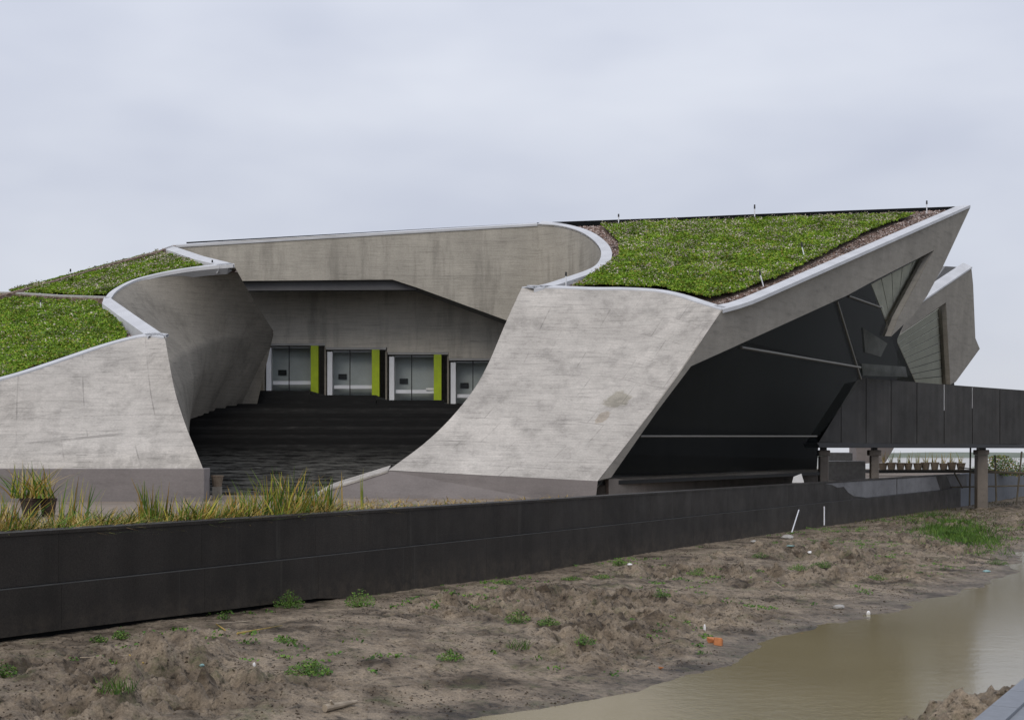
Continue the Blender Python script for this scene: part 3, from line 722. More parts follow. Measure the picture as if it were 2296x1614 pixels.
gl = bpy.data.objects.new('window_wall', None); COL.objects.link(gl); gl.parent = bld; gl.matrix_parent_inverse = Matrix_inv(bld)
def pane(px, inset=.30, name='glass_pane', mat='glass'):
    V_ = [S(x, y, inset) for x, y in px]
    nn = Vector((0, 0, 0))
    for k in range(len(V_)): nn += (V_[k] - V_[0]).cross(V_[(k + 1) % len(V_)] - V_[0])
    if nn.dot(SP_n) < 0: V_ = V_[::-1]
    return mesh_obj(name, V_, [tuple(range(len(px)))], M[mat], gl)
pane([(1366, 1073), (1436, 980), (1831, 980), (1838, 1055), (1600, 1064)])
pane([(1436, 977), (1548, 818), (1662, 770), (1927, 826), (1927, 860), (1836, 977)])
pane([(1664, 766), (1876, 662), (1930, 823)])
pane([(1879, 662), (1903, 650), (1978, 688), (1999, 758), (2030, 850), (1931, 846), ])
pane([(1906, 650), (1950, 625), (2110, 545), (2020, 705), (2000, 756), (1980, 686)])
def rod(a, b, inset=.24, r=.05, mat='rod', name='glazing_bar'):
    return MB().rod(S(*a, inset), S(*b, inset), r, n=6).build(name, M[mat], gl)
rod((1662, 779), (1929, 824), r=.055); rod((1877, 676), (1930, 850), r=.05); rod((1903, 664), (1976, 690)); rod((1436, 978), (1831, 978), r=.035)
# pale boards added behind the upper panes, standing in for reflected ground
def lerp2(a, b, t): return (a[0] + (b[0] - a[0]) * t, a[1] + (b[1] - a[1]) * t)
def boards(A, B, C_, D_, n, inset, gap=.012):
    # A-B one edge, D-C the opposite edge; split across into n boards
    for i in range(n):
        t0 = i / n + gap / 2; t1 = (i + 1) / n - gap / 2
        MB().prism([S(*lerp2(A, B, t0), inset), S(*lerp2(A, B, t1), inset), S(*lerp2(D_, C_, t1), inset), S(*lerp2(D_, C_, t0), inset)][::-1], -SP_n * .04).build('reflection_board', M['reflection'], gl)
M['reflection'] = concrete('pale_reflection_board', (.62, .62, .54), .6, False, 2.)
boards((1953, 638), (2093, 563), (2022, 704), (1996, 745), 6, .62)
# interior of the hall
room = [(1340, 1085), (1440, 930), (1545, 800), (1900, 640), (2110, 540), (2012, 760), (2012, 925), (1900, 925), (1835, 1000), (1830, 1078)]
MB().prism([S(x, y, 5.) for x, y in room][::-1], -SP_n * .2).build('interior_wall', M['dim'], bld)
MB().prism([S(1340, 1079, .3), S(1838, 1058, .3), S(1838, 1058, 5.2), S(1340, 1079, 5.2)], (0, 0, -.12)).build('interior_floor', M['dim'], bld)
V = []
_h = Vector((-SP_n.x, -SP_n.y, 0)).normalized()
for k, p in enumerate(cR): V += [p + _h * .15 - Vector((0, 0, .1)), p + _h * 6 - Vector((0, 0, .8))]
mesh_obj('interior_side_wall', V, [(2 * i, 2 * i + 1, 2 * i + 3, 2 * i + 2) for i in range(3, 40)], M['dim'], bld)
# pale shapes seen through the glass
for a, b, c, d, ins in [((1935, 735), (1990, 770), (1975, 800), (1940, 790), 1.6), ((1932, 815), (2030, 822), (2035, 845), (1935, 842), 1.4)]:
    MB().prism([S(*q, ins) for q in (a, b, c, d)][::-1], -SP_n * .1).build('interior_panel', M['inner_grey'], bld)
# plinth under the glass
zp = 2.2; a = P(1365, 1075, 42.9); b = P(1840, 1050, 68)
MB().prism([Vector((a.x, a.y, zp)), Vector((b.x, b.y, zp)), Vector((b.x, b.y, TER - .2)), Vector((a.x, a.y, TER - .2))][::-1], (-.9, .5, 0)).build('plinth', M['pier'], bld)
MB().prism([Vector((a.x, a.y, zp)) + Vector((-.86, .5, -.02)), Vector((b.x, b.y, zp)) + Vector((-.86, .5, -.02)), Vector((b.x - 3.2, b.y + 1.4, zp - .02)), Vector((a.x - 3.2, a.y + 1.4, zp - .02))], (0, 0, -.5)).build('floor_slab', M['dim'], bld)
MB().box((a.x - .05, a.y + .0, (zp + TER) / 2 - .1), (.07, .12, zp - TER + .2)).build('drain_pipe', M['rust'], bld)
# --- second volume at the right end
S2o = 7.0
def S2(px, py, inset=0.): return S(px, py, S2o + inset)
poly2 = [S2(x, y) for x, y in [(2040, 697), (2072, 673), (2178, 600), (2182, 638), (2187, 758), (2197, 782), (2143, 856), (2131, 862), (2121, 678), (2018, 750)]]
MB().prism(poly2[::-1], -SP_n * .5).build('side_fascia', M['fascia'], bld)
c2 = [S2(1990, 732), S2(2072, 671), S2(2179, 598)]
V = []
for p in c2: V += [p + SP_n * .03, p + Vector((-.5, .25, .30)), p + Vector((-.5, .25, .1)), p + SP_n * .03 - Vector((0, 0, .1))]
mesh_obj('coping', V, [(4 * i + k, 4 * i + (k + 1) % 4, 4 * i + 4 + (k + 1) % 4, 4 * i + 4 + k) for i in range(2) for k in range(4)] + [(8, 9, 10, 11), (3, 2, 1, 0)], M['coping'], bld)
pane([(1985, 760), (2014, 745), (2125, 668), (2136, 866), (2000, 866)], S2o + .3)
nb_ = 9  # second set of boards in place of a reflection, behind the end pane
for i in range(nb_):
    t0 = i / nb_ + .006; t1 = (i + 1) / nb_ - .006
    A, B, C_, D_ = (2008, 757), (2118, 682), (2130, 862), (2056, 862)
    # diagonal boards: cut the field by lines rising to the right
    MB().prism([S2(*lerp2(A, D_, t0), .55), S2(*lerp2(B, C_, t0), .55), S2(*lerp2(B, C_, t1), .55), S2(*lerp2(A, D_, t1), .55)], -SP_n * .04).build('reflection_board', M['reflection'], gl)
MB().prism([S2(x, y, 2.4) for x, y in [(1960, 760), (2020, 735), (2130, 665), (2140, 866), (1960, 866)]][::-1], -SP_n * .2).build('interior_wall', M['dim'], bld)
MB().rod(S2(2121, 684, .2), S2(2131, 860, .2), .09, n=6).build('glazing_bar', M['dark_metal'], gl)
MB().prism([S2(2065, 672, 3.5), S2(2120, 597, 3.5), S2(2165, 600, 3.5), S2(2120, 660, 3.5)], -SP_n * .3).build('roof_parapet', M['soffit'], bld)
# closing roof between side edge and second volume
print('S2 depth', S2(2180, 600).y, S2(2140, 860).y)
# ------------------------------------------------------------------ bridge
br = empty('footbridge', (20, 62, TER), 'dark panel-clad footbridge on concrete piers running off to the right from the building', 'bridge')
B0 = P(1836, 991, 60.0); 
def brD(px): # straight plan line
    Xa, Ya = P(1836, 0, 60).x, 60.; Xb, Yb = P(2296, 0, 72).x, 72.
    kx = (px - CX) / FPX; m = (Yb - Ya) / (Xb - Xa); return (Ya - m * Xa) / (1 - m * kx)
def brtop(px): return np.interp(px, [1925, 2054, 2296, 2500, 2810], [846, 857, 875, 889, 908])
def brbot(px): return np.interp(px, [1836, 1999, 2296, 2500, 2810], [991, 995, 995.5, 997, 999])
def bp_(px, py): return P(px, py, brD(px))
js = [1836, 1886, 1942, 1998, 2056, 2117, 2180, 2242, 2306, 2372, 2440, 2510, 2582, 2656, 2732, 2810]
for i in range(len(js) - 1):
    a, b = js[i] + (.7 if i else 0), js[i + 1] - .7
    def tp(px):
        return float(brtop(px)) if px >= 1925 else 991 - (px - 1836) / (1925 - 1836) * (991 - 846)
    pts = [bp_(a, float(brbot(a))), bp_(b, float(brbot(b))), bp_(b, tp(b))]
    if a < 1925 < b: pts.append(bp_(1925, 846))
    if tp(a) < 990: pts.append(bp_(a, tp(a)))
    MB().prism(pts, (0, .12, 0)).build('side_panel', M['bridge'], br)
MB().prism([bp_(1840, 993), bp_(2808, 998), bp_(2808, 912), bp_(2296, 880), bp_(2054, 864), bp_(1932, 852)], (0, 3.0, 0)).build('bridge_body', M['black'], br).location.y += .125
MB().prism([bp_(1832, 992), bp_(2296, 996.5), bp_(2810, 1000), bp_(2810, 1006), bp_(2296, 1004), bp_(1838, 1003)][::-1], (0, 3.0, 0)).build('deck_beam', M['dark_metal'], br)
for px, y0, y1, side_w in ((2117.5, 862, 920, .03), (2180.5, 868, 915, .02)):
    MB().box(tuple((bp_(px, (y0 + y1) / 2) + Vector((0, .03, 0)))), (side_w, .03, (y1 - y0) / FPX * brD(px))).build('joint_gap_strip', M['white'], br)
def pier(px, w, dD=1.2, wcap=1.3, zb=None):
    D = brD(px) + dD; c = P(px, 1003, D); ww = w / FPX * D
    p = MB(); zt = c.z - .02; zb = TER if zb is None else zb
    p.box((c.x, D, (zt - .35 + zb) / 2), (ww, ww * .9, zt - .35 - zb))
    o = p.build('pier', M['pier'], br, bevel=.03)
    MB().box((c.x, D, zt - .22), (ww * wcap, ww * 1.3, .25)).build('pier_cap', M['pier'], o, bevel=.03)
    MB().box((c.x, D, zt - .04), (ww * .6, ww * .9, .12)).build('bearing', M['dark_metal'], o)
    return o
pier(1846, 20, 1.0); pier(1960, 18, 1.0, 1.5); pier(2200, 24, 1.2, 1.12, zb=.05); pier(2560, 24, 1.2, 1.12, zb=-.3)
# ------------------------------------------------------------------ black retaining wall
rw = empty('retaining_wall', tuple(UV3(0, 0, .3)), 'long low black stone-clad retaining wall between the terrace and the muddy bank', 'wall')
def wall_box(u0, u1, v0, v1, z0, z1, name, mat, parent=rw, bevel=0):
    return MB().prism([UV3(u0, v0, z1), UV3(u1, v0, z1), UV3(u1, v1, z1), UV3(u0, v1, z1)], (0, 0, z0 - z1)).build(name, M[mat], parent, bevel=bevel)
wall_box(-8, 62.5, -.36, -.03, .0, WTOP - .06, 'wall_core', 'black')
u = -8.
while u < 62:
    L = 3.0
    wall_box(u + .002, min(u + L, 62.5) - .002, -.03, .03, WMID + .003, WTOP - .052, 'upper_panel', 'wall_black')
    u1_ = min(u + L, 62.5) - .002; u0_ = u + .002; f0, f1 = [float(foot(k)) + float(np.interp(k, [-8, 7, 11, 60], [.075, .06, -.25, -.3])) for k in (u0_, u1_)]
    mb = MB(); mb.v = [UV3(u0_, -.03, f0), UV3(u1_, -.03, f1), UV3(u1_, .09, f1), UV3(u0_, .09, f0), UV3(u0_, -.03, WMID - .02), UV3(u1_, -.03, WMID - .02), UV3(u1_, .09, WMID - .02), UV3(u0_, .09, WMID - .02)]
    mb.f = [(0, 1, 2, 3), (7, 6, 5, 4), (4, 5, 1, 0), (5, 6, 2, 1), (6, 7, 3, 2), (7, 4, 0, 3)]; mb.build('lower_panel', M['wall_black'], rw)
    u += L
wall_box(-8, 62.5, -.03, .092, WMID - .018, WMID - .006, 'ledge_strip', 'ledge')
u = -8.
while u < 62:
    wall_box(u + .003, min(u + 3, 62.5) - .003, -.40, .05, WTOP - .05, WTOP, 'cap_stone', 'capdark'  if False else 'wall_black')
    u += 3.
# bare render patches towards the right end, ragged edge
def wallpt(px, z, v): # pixel column to wall coordinate u
    kx = (px - CX) / FPX
    # X = kx*Y
    x0, y0 = UV3(0, v, 0).x, UV3(0, v, 0).y; t = (kx * y0 - x0) / (WD.x - kx * WD.y); return t
def patch(pts, v, name='bare_patch', mat='bare'):
    vv = [UV3(wallpt(px, 0, v), v, 0) for px, py in pts]
    poly = [Vector((p.x, p.y, EYE + (HOR - py) / FPX * p.y)) for p, (px, py) in zip(vv, pts)]
    poly = [Vector((p.x, p.y, min(max(p.z, WMID + .01), WTOP - .055))) for p in poly]
    n = Vector((WN.x, WN.y, 0)); return MB().prism(poly, n * -.03).build(name, M[mat], rw)
patch([(1849, 1083), (1866, 1087), (1878, 1093), (1892, 1091), (1902, 1104), (1915, 1112), (1942, 1118), (1985, 1112), (2010, 1110), (2010, 1070), (1935, 1068), (1849, 1072)], .036)
patch([(2012, 1070), (2012, 1110), (2108, 1098), (2098, 1060)], .036)
patch([(2122, 1062), (2135, 1095), (2168, 1092), (2166, 1060)], .036)
# ramp wall continuing to the right, lighter and further back
rr = empty('ramp_wall', tuple(UV3(63, 0, .2)), 'pale grey sloping ramp wall at the right beyond the black wall', 'wall')
for k in range(5):
    u0 = 62.6 + k * 6.3
    wall_box(u0 + .01, u0 + 6.29, -.4, .03, -.1, WTOP - .02, 'wall_panel', 'path', rr)
# ------------------------------------------------------------------ plants
def blades(n, cx, cy, cz, rad, h, lean, w, mats_prob, bend=.35, dirbias=None, rnd=random):
    # returns dict name -> (V,F)
    out = {k: ([], []) for k in mats_prob}
    keys = list(mats_prob); pr = [mats_prob[k] for k in keys]
    for i in range(n):
        k = rnd.choices(keys, pr)[0]; V, F = out[k]
        a = rnd.uniform(0, 6.283); r = rad * math.sqrt(rnd.random()); x0 = cx + r * math.cos(a); y0 = cy + r * math.sin(a)
        b = rnd.uniform(0, 6.283) if dirbias is None else rnd.gauss(dirbias, .5); le = lean * rnd.uniform(.2, 1.6)
        hh = h * rnd.uniform(.45, 1.15); dx, dy = math.cos(b), math.sin(b); ww = w * rnd.uniform(.6, 1.3)
        c = rnd.uniform(0, 3.14); wx, wy = math.cos(c) * ww, math.sin(c) * ww; bs = len(V)
        for j, t in enumerate((0, .35, .7, 1.)):
            o_ = hh * (le * t + bend * rnd.uniform(.3, 1.2) * t * t * le); zz = cz + hh * t * (1 - .25 * le * t)
            s = (1 - t) ** .6 if t < 1 else 0.08
            V += [(x0 + dx * o_ - wx * s, y0 + dy * o_ - wy * s, zz), (x0 + dx * o_ + wx * s, y0 + dy * o_ + wy * s, zz)]
        for j in range(3): F.append((bs + 2 * j, bs + 2 * j + 1, bs + 2 * j + 3, bs + 2 * j + 2))
    return out
PARTNAME = {'reed': 'green_blades', 'reed_dead': 'straw_blades', 'weed': 'leaves', 'brown_leaf': 'withered_leaves'}
def plant(name, loc, label, cat, parts, group=None):
    e = empty(name, tuple(loc), label, cat, group)
    for k, (V, F) in parts.items():
        if F: mesh_obj(PARTNAME[k], V, F, M[k], e)
    return e
def on_terrace(px, D): 
    p = P(px, 0, D); return p.x, p.y
def wallD(px, v=0.):
    t = wallpt(px, 0, v); return UV3(t, v, 0).y
# (x px, how far behind wall face, height, lean, dir, n, mix)
R_ = [
 (12, .9, .92, .30, None, 80, .5, 'reed clump at the far left end of the black wall'),
 (52, 3.2, .78, .12, None, 55, .7, 'tall reed clump growing behind the dark pots at the left'),
 (95, 3.0, .80, .18, None, 60, .6, 'reed clump rising out of the broken dark pot at the left'),
 (160, 2.2, .85, .18, 1.3, 34, .8, 'thin upright reed just right of the broken dark pot'),
 (205, 1.0, .55, .9, .1, 46, .85, 'reed fan leaning far to the right before the left plinth'),
 (262, .8, .50, .8, .0, 34, .8, 'short reed fan leaning right below the middle of the left plinth'),
 (300, .7, .30, .9, .2, 30, .7, 'low sprawling reed tuft below the left plinth'),
 (345, 1.3, .85, .10, None, 60, .9, 'dark dense upright reed bunch before the left plinth'),
 (385, 1.0, .62, .22, None, 34, .8, 'slender reed tuft right of the dark dense bunch'),
 (420, 1.2, .68, .25, .5, 34, .6, 'reed tuft in front of the right end of the left plinth'),
 (455, .9, .62, .3, .3, 34, .4, 'yellowing reed tuft below the pot beside the stairs'),
 (500, .9, .70, .35, None, 60, .5, 'bushy yellow green reed clump in front of the lowest stairs'),
 (545, 1.2, .85, .2, None, 60, .7, 'reed clump left of centre before the stair foot'),
 (590, 1.2, .95, .22, None, 60, .8, 'tall green reed clump before the stair foot'),
 (645, 1.2, 1.05, .25, None, 70, .8, 'tallest reed clump, standing before the tip of the right plinth'),
 (690, 1.3, 1.0, .2, None, 60, .75, 'reed clump overlapping the swept tip of the right plinth'),
 (727, 1.3, 1.0, .15, None, 46, .75, 'last dense reed clump at the right end of the row'),
 (762, 1.5, .95, .05, None, 5, 1., 'lone thin reed stem against the right plinth'),
 (813, 1.5, 1.15, .03, None, 5, 1., 'rightmost lone reed stem, tall and straight before the right plinth'),
]
for px, back, h, lean, db, n, g, lab in R_:
    potted = 'dark pot' in lab and 'just right' not in lab
    D = 30.2 if potted else wallD(px) + back * 1.1; lean = lean + (.35 if potted else 0); x, y = on_terrace(px, D); zb_ = TER + (.36 if potted else 0); lean = lean * 1.5
    parts = blades(int(n * (1 if n < 10 else 1.25)), x, y, zb_ + .05, .06 if n < 10 else .28, h * .92 * random.uniform(.85, 1.1), lean, .019, {'reed': g * .85, 'reed_dead': 1 - g * .85}, dirbias=db)
    plant('reed_clump', (x, y, TER), lab, 'reeds', parts)
# dead straw and short stubble all along the wall: nobody could count it
Vd, Fd, Vg, Fg = [], [], [], []
for i in range(4200):
    px = random.uniform(-60, 1150) if random.random() < .85 else random.uniform(-60, 300); fall = max(0, 1 - max(0, px - 760) / 420)
    if random.random() > .25 + .75 * fall: continue
    back = abs(random.gauss(.3, .75)) + .42; D = wallD(px) + back; x, y = on_terrace(px, D)
    q = blades(1, x, y, TER + .18 + random.uniform(-.1, .06), .05, random.uniform(.10, .42) * (.35 + .65 * fall), random.uniform(.3, 2.2), .010, {'reed_dead': .72, 'reed': .28 * fall + .01})
    for k, (V_, F_) in (('reed_dead', (Vd, Fd)), ('reed', (Vg, Fg))):
        b = len(V_); V_ += q[k][0]; F_ += [tuple(b + j for j in f) for f in q[k][1]]
for i in range(1700):
    px = random.choice([random.uniform(-60, 330), random.uniform(380, 745), random.uniform(380, 745)]); back = abs(random.gauss(.2, .6)) + .45; D = wallD(px) + back; x, y = on_terrace(px, D)
    if fbm(px / 60., 3.3, 1, 2, 5) < .38: continue
    q = blades(1, x, y, TER + .12, .05, random.uniform(.2, .62), random.uniform(.25, 1.5), .015, {'reed_dead': .3, 'reed': .7}, bend=.9)
    for k, (V_, F_) in (('reed_dead', (Vd, Fd)), ('reed', (Vg, Fg))):
        b = len(V_); V_ += q[k][0]; F_ += [tuple(b + j for j in f) for f in q[k][1]]
for i in range(2600):
    px = random.uniform(640, 1290); D = wallD(px) + .45 + random.random() ** 1.5 * max(.5, (42 - wallD(px)) * .8); x, y = on_terrace(px, D)
    if fbm(x, y, .8, 3, 15) < .40: continue
    q = blades(1, x, y, TER + (.2 if D < wallD(px) + 1 else .01), .05, random.uniform(.08, .26), random.uniform(1.2, 2.6), .014, {'reed_dead': 1})
    b = len(Vd); Vd += q['reed_dead'][0]; Fd += [tuple(b + j for j in f) for f in q['reed_dead'][1]]
tag(mesh_obj('dead_reed_litter', Vd, Fd, M['reed_dead'], None, kind='stuff'), 'golden dead reed straw lying behind the top of the black wall', 'straw')
tag(mesh_obj('reed_stubble', Vg, Fg, M['reed'], None, kind='stuff'), 'short green reed shoots among the straw behind the black wall', 'grass')
# soil bed behind the wall
bed = MB().prism([UV3(-8, -.41, TER + .20), UV3(34, -.41, TER + .20), UV3(34, -1.3, TER + .06), UV3(-8, -1.3, TER + .06)], (0, 0, -.12)).build('planting_bed', M['gravel'], kind='structure')
# weeds on the bank
def weed(px, py, r, h, n, lab, kind='weed', w=.011, grass=False, flat=1.):
    c = ground_at(px, py); V, F = [], []
    mats = {kind: .85, 'brown_leaf': .15} if kind == 'weed' else {kind: 1}
    if grass: parts = blades(n, c.x, c.y, c.z - .02, r, h, .5, w * .5, mats)
    else:
        parts = {k: ([], []) for k in mats}
        ks = list(mats); pr = [mats[k] for k in ks]
        for i in range(n * 5):
            k = random.choices(ks, pr)[0]; V, F = parts[k]
            a = random.uniform(0, 6.28); rr_ = r * random.random() ** .6; x = c.x + rr_ * math.cos(a); y = c.y + rr_ * math.sin(a)
            z = c.z + h * random.random() * (1.05 - rr_ / r * .7); s = w * random.uniform(.8, 2.2)
            d = Vector((random.gauss(0, 1), random.gauss(0, 1), random.gauss(0, .6))).normalized(); e = d.orthogonal().normalized() * .5
            b = len(V); p = Vector((x, y, z)); V += [p - d * s, p - e * s, p + d * s, p + e * s]; F.append((b, b + 1, b + 2, b + 3))
            if i % 7 == 0:
                b = len(V); V += [(c.x + (x - c.x) * .2, c.y + (y - c.y) * .2, c.z - .02), (c.x + (x - c.x) * .2 + .006, c.y + (y - c.y) * .2, c.z - .02), (x + .003, y, z), (x, y, z)]; F.append((b, b + 1, b + 2, b + 3))
    return plant('weed', c, lab, 'weed', parts)
WL = [
 (648, 1362, .24, .20, 80, 'bushy green weed against the foot of the black wall, left of centre'),
 (808, 1360, .26, .20, 80, 'second bushy weed at the wall foot, right of the first'),
 (838, 1332, .10, .14, 26, 'small upright weed touching the wall beside the second bushy weed'),
 (272, 1432, .12, .10, 34, 'small bright green weed at the wall foot near the left edge'),
 (222, 1438, .12, .06, 26, 'flat pale weed left of the small bright one at the wall foot'),
 (500, 1388, .10, .08, 20, 'dull small weed at the wall foot above the fallen stalks'),
 (1388, 1268, .16, .12, 44, 'yellow green tuft at the wall foot, right of centre'),
 (1350, 1296, .25, .05, 40, 'flat weed spread on the bank below the wall, right of centre'),
 (1282, 1300, .22, .05, 40, 'flat pale weed left of the yellow green tuft'),
 (1130, 1308, .22, .06, 40, 'low blue green weed close to the wall in the middle of the bank'),
 (1160, 1395, .20, .14, 60, 'dark leafy weed growing out of the dug hollow mid bank'),
 (1160, 1452, .16, .10, 50, 'bright grassy tuft just below the dark leafy weed'),
 (1010, 1478, .17, .08, 44, 'small weed in the trampled mud left of the bright tuft'),
 (1305, 1450, .18, .08, 44, 'straggly weed among the clods right of the bright tuft'),
 (690, 1512, .26, .12, 90, 'wide dark green weed in the lower left of the bank'),
 (262, 1550, .20, .11, 70, 'bright green tuft at the lower left with dark soil under it'),
 (6, 1518, .16, .12, 44, 'weed cut by the left edge of the picture'),
 (1848, 1272, .30, .10, 60, 'green weed patch on the right part of the bank'),
 (1790, 1278, .24, .09, 44, 'darker weed left of the green patch on the right bank'),
 (1705, 1250, .20, .08, 34, 'small yellow green weed under the leaning white stake'),
 (1965, 1300, .24, .08, 40, 'brownish weed on the right bank above the waterline'),
 (1560, 1290, .20, .10, 34, 'small weed on the crumbly soil right of centre'),
 (2235, 1265, .28, .10, 40, 'weed near the water at the far right of the bank'),
 (640, 1440, .16, .05, 30, 'faint flat weed in the pale mud below the bushy pair'),
 (1230, 1400, .18, .08, 44, 'sparse weed to the right of the dug hollow'),
 (1480, 1340, .20, .07, 40, 'low olive weed between clods in the middle right'),
]
for px, py, r, h, n, lab in WL:
    weed(px, py, r * 1.1, h * 1.7, int(n * 1.5), lab, grass=lab.startswith('bright g'))
# scattered seedlings and the grass patch
Vw, Fw = [], []
rg = random.Random(5)
for i in range(1300):
    u_ = rg.uniform(-5, 48) ; v_ = rg.uniform(.1, 8); 
    if fbm(u_, v_, .5, 3, 77) < .52: continue
    z_ = float(bank_z(u_, v_)); 
    if z_ < .05: continue
    p = UV3(u_, v_, z_)
    for j in range(rg.randint(6, 22)):
        d = Vector((rg.gauss(0, 1), rg.gauss(0, 1), rg.gauss(0, .7))).normalized() * rg.uniform(.014, .038); e = d.orthogonal() * .45
        q = p + Vector((rg.gauss(0, .07), rg.gauss(0, .07), rg.uniform(0, .045))); b = len(Vw); Vw += [q - d, q - e, q + d, q + e]; Fw.append((b, b + 1, b + 2, b + 3))
tag(mesh_obj('seedlings', Vw, Fw, M['weed'], None, kind='stuff'), 'tiny green seedlings sprinkled over the muddy bank', 'seedlings')
Vg, Fg = [], []; Vb, Fb = [], []
for i in range(9000):
    px = rg.gauss(2140, 48); py = 1192 + (px - 2140) * .16 + rg.gauss(0, 15)
    c = None; D = 2.85 * FPX / (py - HOR); X = (px - CX) / FPX * D; u_, v_ = toUV(X, D)
    if v_ < .3 or v_ > 8.6: continue
    z_ = float(bank_z(u_, v_)); q = blades(1, X, D, z_ - .01, .05, rg.uniform(.10, .24), .5, .012, {'reed': 1}, rnd=rg)['reed']
    b = len(Vg); Vg += q[0]; Fg += [tuple(b + j for j in f) for f in q[1]]
tag(mesh_obj('grass_patch', Vg, Fg, M['grass'] if 'grass' in M else M['weed'], None, kind='stuff'), 'patch of bright green grass on the bank below the footbridge pier', 'grass')
for i in range(6000):
    u_ = rg.uniform(38, 92); v_ = rg.uniform(.2, 8.5) ** 1.0
    if fbm(u_, v_, .35, 3, 91) < .44: continue
    p = UV3(u_, v_, float(bank_z(u_, v_))); q = blades(1, p.x, p.y, p.z - .01, .1, rg.uniform(.06, .2), .8, .02, {'brown_leaf': 1}, rnd=rg)['brown_leaf']
    b = len(Vb); Vb += q[0]; Fb += [tuple(b + j for j in f) for f in q[1]]
tag(mesh_obj('rough_ground_cover', Vb, Fb, M['brown_leaf'], None, kind='stuff'), 'dull olive ground cover on the bank under the footbridge', 'ground cover')
# loose clods and crumbs
def clods(n, sd_, mat, lab, thr):
    r = np.random.default_rng(sd_); u_ = r.uniform(-5, 40, n); v_ = np.concatenate([r.uniform(.3, 8.6, n * 5 // 6), r.uniform(11.4, 12.7, n - n * 5 // 6)]); k = fbm(u_, v_, .9, 4, sd_) > thr; u_ = u_[k]; v_ = v_[k]
    z = bank_z(u_, v_); k = z > .01; u_, v_, z = u_[k], v_[k], z[k]; m = len(z)
    X = W0.x + WD.x * u_ + WN.x * v_; Y = W0.y + WD.y * u_ + WN.y * v_; s = r.uniform(.006, .020, m) * np.where(r.random(m) < .03, 1.8, 1)
    base = np.array([(1, 0, 0), (0, 1, 0), (-1, 0, 0), (0, -1, 0), (0, 0, .8), (0, 0, -.6)], float)
    V = base[None] * (1 + r.uniform(-.35, .35, (m, 6, 1))) ; ang = r.uniform(0, 6.28, m)
    x = V[:, :, 0] * np.cos(ang)[:, None] - V[:, :, 1] * np.sin(ang)[:, None]; y = V[:, :, 0] * np.sin(ang)[:, None] + V[:, :, 1] * np.cos(ang)[:, None]
    V = np.stack([x, y, V[:, :, 2]], -1) * s[:, None, None] + np.stack([X, Y, z], -1)[:, None, :]
    T = np.array([(0, 1, 4), (1, 2, 4), (2, 3, 4), (3, 0, 4), (1, 0, 5), (2, 1, 5), (3, 2, 5), (0, 3, 5)]); F = (np.arange(m)[:, None, None] * 6 + T[None]).reshape(-1, 3)
    o = np_mesh('mud_crumbs', V.reshape(-1, 3), F, M[mat], None, False, 'stuff', 3); tag(o, lab, 'soil')
clods(14000, 9, 'mud', 'loose crumbs and clods of mud scattered over the bank', .42)
clods(30000, 12, 'soil_dark', 'dark damp soil crumbs dug up in patches on the bank', .52)
# ------------------------------------------------------------------ small things
def lump(name, px, py, size, mat, lab, cat, seed, base=None, sq=(1, 1, 1)):
    c = base if base is not None else ground_at(px, py); r = random.Random(seed); import bmesh
    bm = bmesh.new(); bmesh.ops.create_icosphere(bm, subdivisions=2, radius=1)
    for v in bm.verts:
        n = v.co.copy(); q = 1 + .28 * (float(vnoise(n.x * 1.7 + seed, n.y * 1.7 + n.z * 1.3)) - .5) * 2
        v.co = Vector((n.x * size[0] * q, n.y * size[1] * q, n.z * size[2] * q + size[2] * .6))
    me = bpy.data.meshes.new(name); bm.to_mesh(me); bm.free(); me.materials.append(M[mat])
    o = link(name, me); o.location = c; return tag(o, lab, cat)
def brickbat(px, py, s, rz, rx, lab):
    c = ground_at(px, py); V = []; r = random.Random(px)
    mb = MB().box((0, 0, 0), s)
    mb.v = [v + Vector((r.uniform(-.02, .02), r.uniform(-.02, .02), r.uniform(-.012, .012))) for v in mb.v]
    o = mb.build('brick_fragment', M['brick'], bevel=.012); o.location = c + Vector((0, 0, s[2] * .4)); o.rotation_euler = (rx, .15, rz); return tag(o, lab, 'brick')
brickbat(1594, 1440, (.11, .09, .09), .3, .2, 'small orange brick fragment at the waterline, left one of the touching pair')
brickbat(1611, 1446, (.13, .09, .13), -.3, -.25, 'larger orange brick fragment at the waterline, right one of the touching pair')
brickbat(1803, 1424, (.06, .04, .03), .5, .1, 'tiny orange brick fragment at the waterline, right of the pair')
brickbat(1480, 1500, (.06, .04, .03), .8, .1, 'dark orange brick crumb in the mud left of the pair')
lump('stone', 1880, 1364, (.13, .09, .045), 'stone', 'flat pale stone near the waterline on the right bank', 'stone', 3)
lump('stone', 1765, 1208, (.22, .14, .08), 'stone', 'pale lump of rubble at the wall foot below the leaning white stake', 'stone', 4)
lump('stone', 1690, 1216, (.10, .08, .04), 'stone', 'small grey stone at the wall foot left of the rubble lump', 'stone', 5)
lump('plastic_scrap', 1772, 1228, (.12, .045, .02), 'bag', 'pale turquoise plastic scrap on the bank near the leaning stake', 'litter', 6)
lump('plastic_scrap', 1815, 1240, (.06, .04, .035), 'paper', 'white plastic scrap right of the turquoise one', 'litter', 7)
lump('plastic_scrap', 2212, 1282, (.10, .05, .03), 'bag', 'bluish scrap at the far right waterline', 'litter', 8)
lump('plastic_scrap', 1412, 1268, (.06, .05, .03), 'paper', 'white scrap beside the yellow green tuft at the wall', 'litter', 9)
lump('plastic_scrap', 570, 1494, (.018, .014, .03), 'paper', 'tiny white scrap in the mud on the lower left', 'litter', 10)
lump('plastic_scrap', 453, 1493, (.03, .022, .02), 'bag', 'small greenish scrap on the lower left mud', 'litter', 12)
